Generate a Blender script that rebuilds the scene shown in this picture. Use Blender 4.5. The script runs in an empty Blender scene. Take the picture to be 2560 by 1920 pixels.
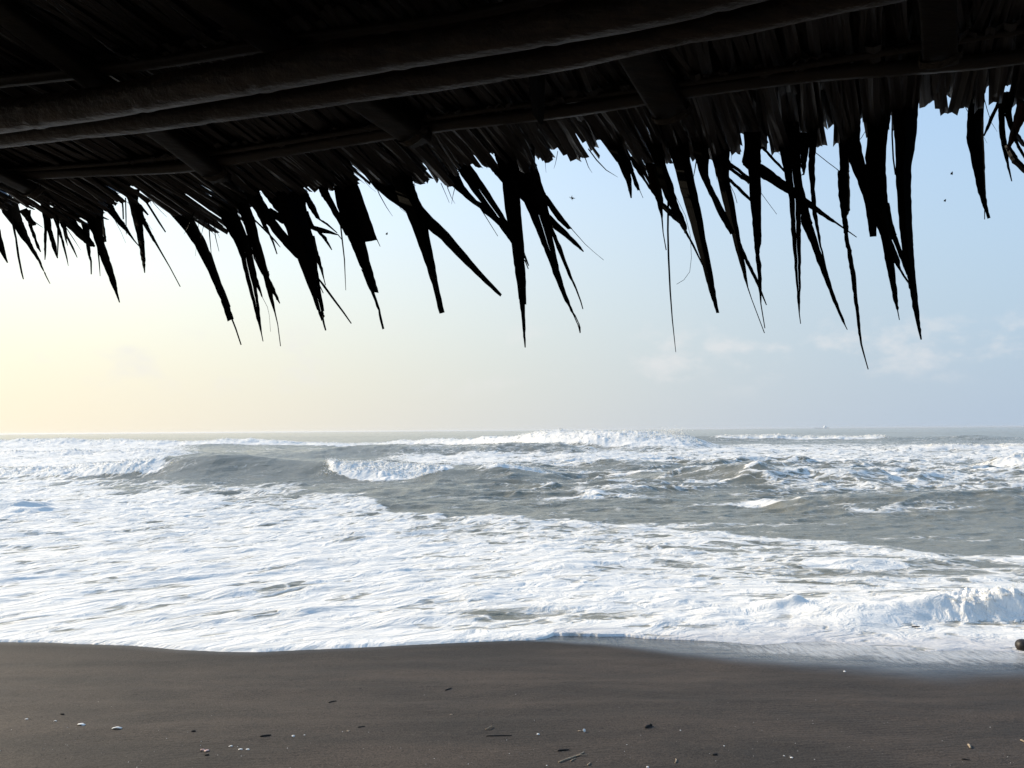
import bpy, bmesh, math, random
import numpy as np
from mathutils import Vector, Matrix

# ------------------------------------------------------------------ camera, sky, sun, exposure
sc = bpy.context.scene
C = sc.collection
H = 2.75                      # camera height above the sea
F = 1828.0                    # focal length in photo pixels (2560 wide)
PITCH = math.atan(115.5 / F)
ROLL = math.radians(0.43)
fwd = np.array([0, math.cos(PITCH), math.sin(PITCH)])
u0 = np.array([0, -math.sin(PITCH), math.cos(PITCH)])
r0 = np.array([1.0, 0, 0])
rgt = r0 * math.cos(ROLL) - u0 * math.sin(ROLL)
upv = u0 * math.cos(ROLL) + r0 * math.sin(ROLL)
CAM = np.array([0, 0, H])

cd = bpy.data.cameras.new('camera')
cam = bpy.data.objects.new('camera', cd); C.objects.link(cam)
m = Matrix(((rgt[0], upv[0], -fwd[0], 0), (rgt[1], upv[1], -fwd[1], 0), (rgt[2], upv[2], -fwd[2], H), (0, 0, 0, 1)))
cam.matrix_world = m
cd.sensor_width = 36; cd.sensor_fit = 'HORIZONTAL'
cd.lens = 36 * F / 2560
cd.clip_start = 0.05; cd.clip_end = 60000
sc.camera = cam

SUN_AZ = math.radians(-62); SUN_EL = math.radians(26)
w = bpy.data.worlds.new('World'); sc.world = w; w.use_nodes = True
nt = w.node_tree; nt.nodes.clear()
def N(t, typ, **kw):
    n = t.nodes.new(typ)
    for k, v in kw.items():
        if k.startswith('i_'):
            n.inputs[k[2:].replace('_', ' ')].default_value = v
        else:
            setattr(n, k, v)
    return n
sky = N(nt, 'ShaderNodeTexSky', sky_type='NISHITA', sun_disc=False)
sky.sun_elevation = SUN_EL; sky.sun_rotation = SUN_AZ
sky.air_density = 1.5; sky.dust_density = 0.3; sky.ozone_density = 4.0; sky.altitude = 0
bg = N(nt, 'ShaderNodeBackground'); bg.inputs['Strength'].default_value = 0.15
out = N(nt, 'ShaderNodeOutputWorld')
# faint low cumulus all round the horizon
tc = N(nt, 'ShaderNodeTexCoord')
sep = N(nt, 'ShaderNodeSeparateXYZ'); nt.links.new(tc.outputs['Generated'], sep.inputs[0])
mp = N(nt, 'ShaderNodeMapping'); mp.inputs['Scale'].default_value = (1, 1, 1.7); mp.inputs['Location'].default_value = (4.1, 0.6, 1.2)
nt.links.new(tc.outputs['Generated'], mp.inputs[0])
n1 = N(nt, 'ShaderNodeTexNoise', i_Scale=7.5, i_Detail=10.0, i_Roughness=0.60); nt.links.new(mp.outputs[0], n1.inputs['Vector'])
cr = N(nt, 'ShaderNodeMapRange', i_From_Min=0.52, i_From_Max=0.67, interpolation_type='SMOOTHSTEP'); nt.links.new(n1.outputs['Fac'], cr.inputs['Value'])
b1 = N(nt, 'ShaderNodeMapRange', i_From_Min=0.03, i_From_Max=0.09, interpolation_type='SMOOTHSTEP'); nt.links.new(sep.outputs['Z'], b1.inputs['Value'])
b2 = N(nt, 'ShaderNodeMapRange', i_From_Min=0.10, i_From_Max=0.16, i_To_Min=1.0, i_To_Max=0.0, interpolation_type='SMOOTHSTEP'); nt.links.new(sep.outputs['Z'], b2.inputs['Value'])
m1 = N(nt, 'ShaderNodeMath', operation='MULTIPLY'); nt.links.new(cr.outputs[0], m1.inputs[0]); nt.links.new(b1.outputs[0], m1.inputs[1])
m2 = N(nt, 'ShaderNodeMath', operation='MULTIPLY'); nt.links.new(m1.outputs[0], m2.inputs[0]); nt.links.new(b2.outputs[0], m2.inputs[1])
m3 = N(nt, 'ShaderNodeMath', operation='MULTIPLY'); nt.links.new(m2.outputs[0], m3.inputs[0]); m3.inputs[1].default_value = 0.50
# pale sea air thickening towards the horizon; it scatters the sunlight forward, so it warms towards the sun
hzf = N(nt, 'ShaderNodeMapRange', i_From_Min=0.0, i_From_Max=0.746, i_To_Min=0.961, i_To_Max=0.03, interpolation_type='SMOOTHSTEP'); nt.links.new(sep.outputs['Z'], hzf.inputs['Value'])
dot = N(nt, 'ShaderNodeVectorMath', operation='DOT_PRODUCT'); nt.links.new(tc.outputs['Generated'], dot.inputs[0])
dot.inputs[1].default_value = (math.sin(SUN_AZ) * math.cos(SUN_EL), math.cos(SUN_AZ) * math.cos(SUN_EL), math.sin(SUN_EL))
ph1 = N(nt, 'ShaderNodeMath', operation='MULTIPLY_ADD'); nt.links.new(dot.outputs['Value'], ph1.inputs[0]); ph1.inputs[1].default_value = 0.5; ph1.inputs[2].default_value = 0.5
ph2 = N(nt, 'ShaderNodeMath', operation='POWER'); nt.links.new(ph1.outputs[0], ph2.inputs[0]); ph2.inputs[1].default_value = 2.325
hcol = N(nt, 'ShaderNodeVectorMath', operation='MULTIPLY_ADD'); nt.links.new(ph2.outputs[0], hcol.inputs[0]); hcol.inputs[1].default_value = (2.687, 1.687, 0.0); hcol.inputs[2].default_value = (1.03, 1.58, 2.36)
mixh = N(nt, 'ShaderNodeMix', data_type='RGBA'); nt.links.new(hzf.outputs[0], mixh.inputs['Factor'])
nt.links.new(sky.outputs[0], mixh.inputs['A']); nt.links.new(hcol.outputs[0], mixh.inputs['B'])
mixc = N(nt, 'ShaderNodeMix', data_type='RGBA'); nt.links.new(m3.outputs[0], mixc.inputs['Factor'])
nt.links.new(mixh.outputs['Result'], mixc.inputs['A']); mixc.inputs['B'].default_value = (2.9, 2.85, 2.85, 1)
nt.links.new(mixc.outputs['Result'], bg.inputs['Color'])
nt.links.new(bg.outputs[0], out.inputs['Surface'])

sd = bpy.data.lights.new('sun', 'SUN'); sd.energy = 2.9; sd.angle = math.radians(0.6); sd.color = (1.0, 0.86, 0.64)
so = bpy.data.objects.new('sun', sd); C.objects.link(so)
sdir = Vector((math.sin(SUN_AZ) * math.cos(SUN_EL), math.cos(SUN_AZ) * math.cos(SUN_EL), math.sin(SUN_EL)))
so.rotation_euler = sdir.to_track_quat('Z', 'Y').to_euler()
so.location = (-20, 10, 12)

vs = sc.view_settings
vs.view_transform = 'Standard'; vs.look = 'None'; vs.gamma = 1; vs.exposure = 0.98
vs.use_curve_mapping = False
sc.cycles.volume_step_rate = 4
sc.cycles.volume_max_steps = 64

# ------------------------------------------------------------------ helpers
random.seed(4); rng = np.random.default_rng(7)

def ray(px, py):
    return fwd + rgt * ((px - 1280) / F) + upv * ((960 - py) / F)

def at_z(px, py, z=0.0):
    d = ray(px, py); t = (z - H) / d[2]; return CAM + d * t

def at_dist(px, py, Y):
    d = ray(px, py); return CAM + d * (Y / d[1])

def project(x, y, z):
    vx, vy, vz = x, y, z - H
    dep = vx * fwd[0] + vy * fwd[1] + vz * fwd[2]
    return (1280 + F * (vx * rgt[0] + vy * rgt[1] + vz * rgt[2]) / dep,
            960 - F * (vx * upv[0] + vy * upv[1] + vz * upv[2]) / dep)

def sstep(a, b, x):
    t = np.clip((x - a) / (b - a), 0, 1); return t * t * (3 - 2 * t)

def perlin(x, y, seed=0):
    x = np.asarray(x, dtype=np.float64); y = np.asarray(y, dtype=np.float64)
    xi = np.floor(x); yi = np.floor(y); xf = x - xi; yf = y - yi
    xi = xi.astype(np.int64); yi = yi.astype(np.int64)
    def g(ix, iy, dx, dy):
        h = (ix * 374761393 + iy * 668265263 + seed * 974634777) & 0xFFFFFFFF
        h = ((h ^ (h >> 13)) * 1274126177) & 0xFFFFFFFF
        h = (h ^ (h >> 16)) & 0xFFFF
        a = h * (2 * math.pi / 65536.0)
        return np.cos(a) * dx + np.sin(a) * dy
    u = xf * xf * xf * (xf * (xf * 6 - 15) + 10); v = yf * yf * yf * (yf * (yf * 6 - 15) + 10)
    a = g(xi, yi, xf, yf); b = g(xi + 1, yi, xf - 1, yf)
    c = g(xi, yi + 1, xf, yf - 1); d = g(xi + 1, yi + 1, xf - 1, yf - 1)
    return (a + (b - a) * u + (c - a) * v + (a - b - c + d) * u * v) * 1.5

def fbm(x, y, o=4, seed=0, rough=0.5):
    s = 0; a = 1.0; tot = 0
    for k in range(o):
        s = s + a * perlin(x * 2 ** k, y * 2 ** k, seed + k * 17); tot += a; a *= rough
    return s / tot

def mesh_obj(name, verts, faces, mat, parent=None, smooth=True, kind=None):
    me = bpy.data.meshes.new(name)
    me.from_pydata([tuple(v) for v in verts], [], faces)
    if smooth: me.polygons.foreach_set('use_smooth', [True] * len(me.polygons))
    if mat: me.materials.append(mat)
    o = bpy.data.objects.new(name, me); C.objects.link(o)
    if parent: o.parent = parent
    if kind: o['kind'] = kind
    return o

def tag(o, label, cat=None, group=None):
    o['label'] = label
    if cat: o['category'] = cat
    if group: o['group'] = group
    return o

def new_mat(name):
    mt = bpy.data.materials.new(name); mt.use_nodes = True
    t = mt.node_tree; t.nodes.clear()
    o = N(t, 'ShaderNodeOutputMaterial')
    return mt, t, o

def L(t, a, b): t.links.new(a, b)

def mathn(t, op, a, b=None, c=None, clamp=False):
    n = N(t, 'ShaderNodeMath', operation=op); n.use_clamp = clamp
    for i, v in enumerate((a, b, c)):
        if v is None: continue
        if isinstance(v, (int, float)): n.inputs[i].default_value = v
        else: L(t, v, n.inputs[i])
    return n.outputs[0]

def mapr(t, v, a, b, c=0.0, d=1.0, smooth=True):
    n = N(t, 'ShaderNodeMapRange', interpolation_type='SMOOTHSTEP' if smooth else 'LINEAR')
    L(t, v, n.inputs['Value'])
    for k, x in (('From Min', a), ('From Max', b), ('To Min', c), ('To Max', d)): n.inputs[k].default_value = x
    return n.outputs[0]

def noise(t, vec, scale, detail=4.0, rough=0.55, dist=0.0):
    n = N(t, 'ShaderNodeTexNoise', i_Scale=scale, i_Detail=detail, i_Roughness=rough, i_Distortion=dist)
    if vec is not None: L(t, vec, n.inputs['Vector'])
    return n

def mapping(t, vec, scale=(1, 1, 1), rot=(0, 0, 0), loc=(0, 0, 0)):
    n = N(t, 'ShaderNodeMapping'); n.inputs['Scale'].default_value = scale; n.inputs['Rotation'].default_value = rot; n.inputs['Location'].default_value = loc
    L(t, vec, n.inputs['Vector']); return n.outputs[0]

# ------------------------------------------------------------------ materials
def sea_material():
    mt, t, o = new_mat('sea_water')
    geo = N(t, 'ShaderNodeNewGeometry'); pos = geo.outputs['Position']
    at = N(t, 'ShaderNodeAttribute', attribute_name='foam'); cov = at.outputs['Fac']
    # lacy foam network, drawn out along the lines of flow
    flow = N(t, 'ShaderNodeAttribute', attribute_name='flow').outputs['Vector']
    p1 = mapping(t, flow, (0.5, 1.0, 0.0))
    wn = noise(t, p1, 1.1, 4.0, 0.6)
    warp = N(t, 'ShaderNodeVectorMath', operation='MULTIPLY_ADD')
    L(t, wn.outputs['Color'], warp.inputs[0]); warp.inputs[1].default_value = (1.5, 1.5, 0); L(t, p1, warp.inputs[2])
    v1 = N(t, 'ShaderNodeTexVoronoi', feature='DISTANCE_TO_EDGE', i_Scale=1.3); L(t, warp.outputs[0], v1.inputs['Vector'])
    v2 = N(t, 'ShaderNodeTexVoronoi', feature='DISTANCE_TO_EDGE', i_Scale=4.1); L(t, warp.outputs[0], v2.inputs['Vector'])
    l1 = mapr(t, v1.outputs['Distance'], 0.0, 0.30, 1.0, 0.0)
    l2 = mapr(t, v2.outputs['Distance'], 0.0, 0.30, 1.0, 0.0)
    nb = noise(t, p1, 0.55, 5.0, 0.6, 0.4)
    nf = noise(t, mapping(t, flow, (1.0, 2.0, 0.0)), 3.2, 6.0, 0.65, 0.6)
    a = mathn(t, 'MULTIPLY', l1, 0.44)
    a = mathn(t, 'MULTIPLY_ADD', l2, 0.36, a)
    a = mathn(t, 'MULTIPLY_ADD', nb.outputs['Fac'], 0.55, a)
    a = mathn(t, 'MULTIPLY_ADD', nf.outputs['Fac'], 0.62, a)      # about 0.9 on average
    s = mathn(t, 'MULTIPLY_ADD', cov, 1.45, mathn(t, 'ADD', a, -1.60))
    mask = mapr(t, s, -0.14, 0.32)
    # water
    wb = N(t, 'ShaderNodeBsdfPrincipled')
    wcol = noise(t, mapping(t, pos, (0.06, 0.12, 0)), 1.0, 3.0)
    rampc = N(t, 'ShaderNodeMix', data_type='RGBA'); L(t, wcol.outputs['Fac'], rampc.inputs['Factor'])
    rampc.inputs['A'].default_value = (0.150, 0.139, 0.100, 1); rampc.inputs['B'].default_value = (0.235, 0.216, 0.156, 1)
    L(t, rampc.outputs['Result'], wb.inputs['Base Color'])
    wb.inputs['Roughness'].default_value = 0.16; wb.inputs['IOR'].default_value = 1.33
    r1 = noise(t, mapping(t, pos, (0.5, 1.5, 0.5), (0, 0, math.radians(-6))), 1.3, 5.0, 0.55, 0.5)
    r2 = noise(t, mapping(t, pos, (1.0, 2.0, 0.5), (0, 0, math.radians(12))), 7.0, 4.0, 0.6)
    hh = mathn(t, 'MULTIPLY_ADD', r2.outputs['Fac'], 0.45, r1.outputs['Fac'])
    wbump = N(t, 'ShaderNodeBump', i_Strength=0.42, i_Distance=0.20); L(t, hh, wbump.inputs['Height'])
    L(t, wbump.outputs[0], wb.inputs['Normal'])
    # foam
    fb = N(t, 'ShaderNodeBsdfPrincipled')
    fm = N(t, 'ShaderNodeMix', data_type='RGBA'); fn0 = noise(t, pos, 2.0, 3.0)
    L(t, fn0.outputs['Fac'], fm.inputs['Factor']); fm.inputs['A'].default_value = (0.74, 0.705, 0.64, 1); fm.inputs['B'].default_value = (0.815, 0.775, 0.71, 1)
    fthin = N(t, 'ShaderNodeMix', data_type='RGBA'); L(t, mathn(t, 'MULTIPLY', N(t, 'ShaderNodeAttribute', attribute_name='thin').outputs['Fac'], 0.75), fthin.inputs['Factor'])
    L(t, fm.outputs['Result'], fthin.inputs['A']); fthin.inputs['B'].default_value = (0.42, 0.41, 0.42, 1)
    L(t, fthin.outputs['Result'], fb.inputs['Base Color'])
    fb.inputs['Roughness'].default_value = 0.75; fb.inputs['Specular IOR Level'].default_value = 0.25
    f1 = noise(t, mapping(t, flow, (0.72, 1.3, 1.0)), 2.0, 7.0, 0.58, 0.9)
    f2 = noise(t, pos, 26.0, 3.0, 0.6)
    fh = mathn(t, 'MULTIPLY_ADD', f2.outputs['Fac'], 0.05, f1.outputs['Fac'])
    fh = mathn(t, 'MULTIPLY_ADD', mask, 0.25, fh)
    fbump = N(t, 'ShaderNodeBump', i_Strength=0.75, i_Distance=0.20); L(t, fh, fbump.inputs['Height'])
    L(t, fbump.outputs[0], fb.inputs['Normal'])
    mx = N(t, 'ShaderNodeMixShader'); L(t, mask, mx.inputs[0]); L(t, wb.outputs[0], mx.inputs[1]); L(t, fb.outputs[0], mx.inputs[2])
    L(t, mx.outputs[0], o.inputs['Surface'])
    return mt

def froth_material():
    mt, t, o = new_mat('whitewater_froth')
    geo = N(t, 'ShaderNodeNewGeometry')
    b = N(t, 'ShaderNodeBsdfPrincipled'); b.inputs['Base Color'].default_value = (0.88, 0.85, 0.79, 1); b.inputs['Roughness'].default_value = 0.9
    b.inputs['Specular IOR Level'].default_value = 0.0
    tr = N(t, 'ShaderNodeBsdfTranslucent'); tr.inputs['Color'].default_value = (0.93, 0.93, 0.92, 1)
    mx = N(t, 'ShaderNodeMixShader'); mx.inputs[0].default_value = 0.5
    L(t, b.outputs[0], mx.inputs[1]); L(t, tr.outputs[0], mx.inputs[2]); L(t, mx.outputs[0], o.inputs['Surface'])
    return mt

def sand_material():
    mt, t, o = new_mat('black_sand')
    geo = N(t, 'ShaderNodeNewGeometry'); pos = geo.outputs['Position']
    wet = N(t, 'ShaderNodeAttribute', attribute_name='wet').outputs['Fac']
    res = N(t, 'ShaderNodeAttribute', attribute_name='residue').outputs['Fac']
    b = N(t, 'ShaderNodeBsdfPrincipled')
    n1 = noise(t, mapping(t, pos, (0.5, 1.6, 1.0), (0, 0, math.radians(-6))), 0.9, 5.0, 0.6, 0.4)
    n2 = noise(t, pos, 70.0, 5.0, 0.85)
    n3 = noise(t, mapping(t, pos, (1, 2.5, 1)), 14.0, 4.0, 0.7)
    mixa = N(t, 'ShaderNodeMix', data_type='RGBA'); L(t, mapr(t, n1.outputs['Fac'], 0.3, 0.7), mixa.inputs['Factor'])
    mixa.inputs['A'].default_value = (0.041, 0.033, 0.026, 1); mixa.inputs['B'].default_value = (0.068, 0.051, 0.038, 1)
    grain = N(t, 'ShaderNodeMix', data_type='RGBA', blend_type='MULTIPLY'); grain.inputs['Factor'].default_value = 1.0
    L(t, mixa.outputs['Result'], grain.inputs['A'])
    gv = mathn(t, 'MULTIPLY_ADD', n3.outputs['Fac'], 0.6, mapr(t, n2.outputs['Fac'], 0.32, 0.68, 0.10, 1.30))
    L(t, gv, grain.inputs['B'])
    dampc = N(t, 'ShaderNodeMix', data_type='RGBA', blend_type='MULTIPLY'); L(t, mathn(t, 'MULTIPLY', N(t, 'ShaderNodeAttribute', attribute_name='damp').outputs['Fac'], 0.9), dampc.inputs['Factor']); L(t, grain.outputs['Result'], dampc.inputs['A']); dampc.inputs['B'].default_value = (0.62, 0.64, 0.66, 1)
    wetc = N(t, 'ShaderNodeMix', data_type='RGBA'); L(t, wet, wetc.inputs['Factor']); L(t, dampc.outputs['Result'], wetc.inputs['A']); wetc.inputs['B'].default_value = (0.045, 0.042, 0.040, 1)
    # ripple pattern in the film of water (backwash)
    wv = noise(t, mapping(t, pos, (7.0, 1.3, 1.0), (0, 0, math.radians(28))), 2.6, 5.0, 0.6, 0.8)
    wv2 = noise(t, mapping(t, pos, (0.8, 2.6, 1.0), (0, 0, math.radians(-12))), 1.6, 4.0, 0.6, 0.4)
    rv = mathn(t, 'MULTIPLY_ADD', wv2.outputs['Fac'], 0.9, mathn(t, 'MULTIPLY', wv.outputs['Fac'], 1.15))
    rm = mapr(t, mathn(t, 'MULTIPLY_ADD', res, 0.9, mathn(t, 'ADD', rv, -1.50)), 0.0, 0.5)
    rm = mathn(t, 'MULTIPLY', rm, res)
    resc = N(t, 'ShaderNodeMix', data_type='RGBA'); L(t, mathn(t, 'MULTIPLY', rm, 0.75), resc.inputs['Factor'])
    L(t, wetc.outputs['Result'], resc.inputs['A']); resc.inputs['B'].default_value = (0.55, 0.53, 0.50, 1)
    L(t, resc.outputs['Result'], b.inputs['Base Color'])
    L(t, mapr(t, wet, 0.0, 1.0, 0.78, 0.12, False), b.inputs['Roughness'])
    L(t, mapr(t, wet, 0.0, 1.0, 0.16, 0.55, False), b.inputs['Specular IOR Level'])
    # bump: grain and small ripples when dry, film ripples when wet
    rip = N(t, 'ShaderNodeTexWave', wave_type='BANDS', bands_direction='Y', i_Scale=6.0, i_Distortion=6.0, i_Detail=3.0)
    rip.inputs['Detail Scale'].default_value = 1.2
    L(t, mapping(t, pos, (0.6, 1, 1), (0, 0, math.radians(-9))), rip.inputs['Vector'])
    ripm = mapr(t, noise(t, pos, 0.5, 2.0).outputs['Fac'], 0.45, 0.65)
    dry = mathn(t, 'MULTIPLY_ADD', mathn(t, 'MULTIPLY', rip.outputs['Fac'], ripm), 0.25, mathn(t, 'MULTIPLY', n3.outputs['Fac'], 0.9))
    dry = mathn(t, 'MULTIPLY_ADD', n2.outputs['Fac'], 0.3, dry)
    hm = N(t, 'ShaderNodeMix', data_type='FLOAT'); L(t, wet, hm.inputs['Factor']); L(t, dry, hm.inputs['A']); L(t, mathn(t, 'MULTIPLY', rv, 2.4), hm.inputs['B'])
    bp = N(t, 'ShaderNodeBump', i_Strength=0.55, i_Distance=0.02); L(t, hm.outputs['Result'], bp.inputs['Height']); L(t, bp.outputs[0], b.inputs['Normal'])
    L(t, b.outputs[0], o.inputs['Surface'])
    return mt

def leaf_material(name, a, bcol, rough=0.42, trans=0.05, tcol=(0.5, 0.2, 0.06, 1), spec=0.4):
    mt, t, o = new_mat(name)
    geo = N(t, 'ShaderNodeNewGeometry')
    uv = N(t, 'ShaderNodeAttribute', attribute_name='along')
    st = noise(t, uv.outputs['Vector'], 1.0, 5.0, 0.65)
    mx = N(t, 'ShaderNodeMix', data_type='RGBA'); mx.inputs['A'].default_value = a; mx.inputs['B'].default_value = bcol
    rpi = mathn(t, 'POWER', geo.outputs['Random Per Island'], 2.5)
    f = mathn(t, 'MULTIPLY_ADD', rpi, 0.18, mathn(t, 'MULTIPLY', mapr(t, st.outputs['Fac'], 0.52, 0.72), 0.75), clamp=True)  # fibre streaks in the colour; the thin pale ones stand in for glints
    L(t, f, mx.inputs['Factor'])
    b = N(t, 'ShaderNodeBsdfPrincipled'); L(t, mx.outputs['Result'], b.inputs['Base Color'])
    b.inputs['Roughness'].default_value = rough; b.inputs['Specular IOR Level'].default_value = spec
    bp = N(t, 'ShaderNodeBump', i_Strength=0.5, i_Distance=0.002); L(t, st.outputs['Fac'], bp.inputs['Height']); L(t, bp.outputs[0], b.inputs['Normal'])
    tr = N(t, 'ShaderNodeBsdfTranslucent'); tr.inputs['Color'].default_value = tcol
    ms = N(t, 'ShaderNodeMixShader'); ms.inputs[0].default_value = trans
    L(t, b.outputs[0], ms.inputs[1]); L(t, tr.outputs[0], ms.inputs[2]); L(t, ms.outputs[0], o.inputs['Surface'])
    return mt

def wood_material(name, a, bcol, scale=(40, 4, 40), rough=0.5, spec=0.4, bump=0.4):
    mt, t, o = new_mat(name)
    tcn = N(t, 'ShaderNodeNewGeometry')
    n = noise(t, mapping(t, tcn.outputs['Position'], scale), 1.0, 5.0, 0.65, 0.3)
    n2 = noise(t, tcn.outputs['Position'], 7.0, 3.0, 0.6)
    mx = N(t, 'ShaderNodeMix', data_type='RGBA'); mx.inputs['A'].default_value = a; mx.inputs['B'].default_value = bcol
    L(t, mathn(t, 'MULTIPLY', mapr(t, n.outputs['Fac'], 0.3, 0.7), mapr(t, n2.outputs['Fac'], 0.3, 0.7, 0.3, 1.0)), mx.inputs['Factor'])
    b = N(t, 'ShaderNodeBsdfPrincipled'); L(t, mx.outputs['Result'], b.inputs['Base Color']); b.inputs['Roughness'].default_value = rough
    b.inputs['Specular IOR Level'].default_value = spec
    n3 = noise(t, tcn.outputs['Position'], 45.0, 4.0, 0.7)
    bp = N(t, 'ShaderNodeBump', i_Strength=bump, i_Distance=0.006); L(t, mathn(t, 'ADD', n.outputs['Fac'], n3.outputs['Fac']), bp.inputs['Height']); L(t, bp.outputs[0], b.inputs['Normal'])
    L(t, b.outputs[0], o.inputs['Surface'])
    return mt

def plain_material(name, a, bcol, rough=0.7, scale=60.0, spec=0.3):
    mt, t, o = new_mat(name)
    tcn = N(t, 'ShaderNodeTexCoord')
    n = noise(t, tcn.outputs['Object'], scale, 4.0, 0.6)
    mx = N(t, 'ShaderNodeMix', data_type='RGBA'); mx.inputs['A'].default_value = a; mx.inputs['B'].default_value = bcol
    L(t, mapr(t, n.outputs['Fac'], 0.3, 0.7), mx.inputs['Factor'])
    b = N(t, 'ShaderNodeBsdfPrincipled'); L(t, mx.outputs['Result'], b.inputs['Base Color']); b.inputs['Roughness'].default_value = rough
    b.inputs['Specular IOR Level'].default_value = spec
    L(t, b.outputs[0], o.inputs['Surface'])
    return mt

M_sea = sea_material(); M_froth = froth_material(); M_spray = froth_material()
M_spray.name = 'sunlit_spray'
[n for n in M_spray.node_tree.nodes if n.type == 'MIX_SHADER'][0].inputs[0].default_value = 0.65; M_sand = sand_material()
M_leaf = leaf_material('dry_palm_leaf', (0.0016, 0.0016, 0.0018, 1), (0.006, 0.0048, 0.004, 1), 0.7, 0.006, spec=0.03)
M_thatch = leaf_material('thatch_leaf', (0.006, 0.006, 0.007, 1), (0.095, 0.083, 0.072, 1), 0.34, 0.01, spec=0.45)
M_sunlit_red = leaf_material('sunlit_red_leaf', (0.03, 0.016, 0.012, 1), (0.12, 0.065, 0.045, 1), 0.6, 0.12, (0.5, 0.27, 0.18, 1))  # reddish leaf with sunlight put in as a lighter base colour
M_brown = leaf_material('brown_palm_leaf', (0.006, 0.004, 0.003, 1), (0.035, 0.017, 0.010, 1), 0.6, 0.04, (0.5, 0.22, 0.10, 1), 0.2)
M_bamboo = wood_material('weathered_bamboo', (0.008, 0.006, 0.0045, 1), (0.050, 0.033, 0.023, 1), (6, 40, 40), 0.42, bump=0.9)
M_batten = wood_material('split_bamboo', (0.009, 0.0065, 0.0045, 1), (0.030, 0.020, 0.012, 1), (6, 40, 40), 0.5)
M_rafter = wood_material('dark_rafter_board', (0.006, 0.005, 0.005, 1), (0.020, 0.015, 0.011, 1), (6, 40, 40), 0.65, 0.15)
M_cord = plain_material('dark_cord', (0.02, 0.016, 0.012, 1), (0.06, 0.05, 0.04, 1))

# ------------------------------------------------------------------ beach
Y0 = 9.6
def sand_base(y):
    return np.maximum(0.070 * (Y0 - y), -0.75)
def swash(x, y):
    r = 0
    for y0, k, a_, w_, sd_ in ((7.05, -0.035, 0.010, 0.10, 3), (7.75, 0.02, 0.006, 0.07, 5), (6.55, 0.03, 0.008, 0.09, 8)):
        c_ = y0 + k * x + 0.22 * perlin(x * 0.22, x * 0 + sd_, sd_) + 0.05 * perlin(x * 0.9, x * 0 + sd_, sd_ + 1)
        d_ = y - c_
        r = r + a_ * np.where(d_ > 0, np.exp(-(d_ / w_) ** 2), np.exp(-(d_ / (w_ * 3.5)) ** 2))
    return r
def sand_z(x, y):
    x = np.asarray(x, dtype=float); y = np.asarray(y, dtype=float)
    near = 1 - sstep(Y0 - 0.9, Y0 - 0.1, y)
    return (sand_base(y) + near * (0.020 * fbm(x * 0.55, y * 0.9, 3, 5) + 0.008 * fbm(x * 1.6 + 3, y * 4.0, 3, 9) + swash(x, y)))
def at_sand(px, py, lift=0.0):
    d = ray(px, py)
    # plane z = 0.07*(Y0-y)
    t = (0.070 * Y0 + lift - H) / (d[2] + 0.070 * d[1]); p = CAM + d * t
    for _ in range(4):
        z = float(sand_z(p[0], p[1])) + lift
        t = (z - H) / d[2]; p = CAM + d * t
    return p

EDGE_PX = np.array([(-500, 1598), (-200, 1601), (0, 1605), (120, 1606), (200, 1610), (330, 1614), (395, 1620), (450, 1625), (560, 1630), (640, 1631), (760, 1625), (860, 1621), (960, 1616),
           (1100, 1609), (1210, 1604), (1300, 1601), (1345, 1599), (1370, 1595), (1385, 1589), (1420, 1590), (1500, 1591), (1560, 1591), (1620, 1597), (1710, 1600), (1780, 1603), (1850, 1609), (1900, 1613), (1960, 1608), (2060, 1603),
           (2140, 1612), (2200, 1618), (2330, 1628), (2420, 1625), (2500, 1628), (2560, 1632), (2800, 1640), (3100, 1648)], float)
_e = np.array([at_sand(a, b) for a, b in EDGE_PX])
def edge_y(x):
    xt = np.linspace(-16, 16, 8000)
    return np.interp(x, _e[:, 0], _e[:, 1]) + 0.012 * np.interp(x, xt, fbm(xt * 3.0, xt * 0 + 1.3, 3, 21))
WET_PX = np.array([(1290, 1602), (1380, 1604), (1450, 1612), (1560, 1620), (1700, 1640), (1850, 1655), (2000, 1670), (2150, 1684), (2330, 1698), (2450, 1698), (2560, 1692), (2900, 1700), (3100, 1700)], float)
_w = np.array([at_sand(a, b) for a, b in WET_PX])

def grid_mesh(name, X, Y, Z, mat, attrs=None, kind=None):
    ny, nx = X.shape
    co = np.stack([X, Y, Z], -1).reshape(-1, 3).astype(np.float32)
    i = np.arange(ny * nx).reshape(ny, nx)
    q = np.stack([i[:-1, :-1], i[:-1, 1:], i[1:, 1:], i[1:, :-1]], -1).reshape(-1, 4).astype(np.int32)
    me = bpy.data.meshes.new(name)
    me.vertices.add(len(co)); me.vertices.foreach_set('co', co.ravel())
    me.loops.add(q.size); me.loops.foreach_set('vertex_index', q.ravel())
    me.polygons.add(len(q)); me.polygons.foreach_set('loop_start', np.arange(0, q.size, 4, dtype=np.int32))
    me.update(calc_edges=True)
    me.polygons.foreach_set('use_smooth', np.ones(len(q), dtype=bool))
    for k, v in (attrs or {}).items():
        at = me.attributes.new(k, 'FLOAT', 'POINT'); at.data.foreach_set('value', v.ravel().astype(np.float32))
    me.materials.append(mat); me.validate()
    o = bpy.data.objects.new(name, me); C.objects.link(o)
    if kind: o['kind'] = kind
    return o

ys = np.concatenate([np.linspace(-120, 0, 20)[:-1], np.linspace(0, 5.5, 30)[:-1], np.linspace(5.5, 10.2, 240)[:-1], np.linspace(10.2, 14, 20)[:-1], np.linspace(14, 60, 12)])
xs = np.concatenate([-np.geomspace(9, 300, 16)[::-1][:-1], np.linspace(-9, 9, 420), np.geomspace(9, 300, 16)[1:]])
SX, SY = np.meshgrid(xs, ys)
SZ = sand_z(SX, SY)
ex = edge_y(SX)
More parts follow.
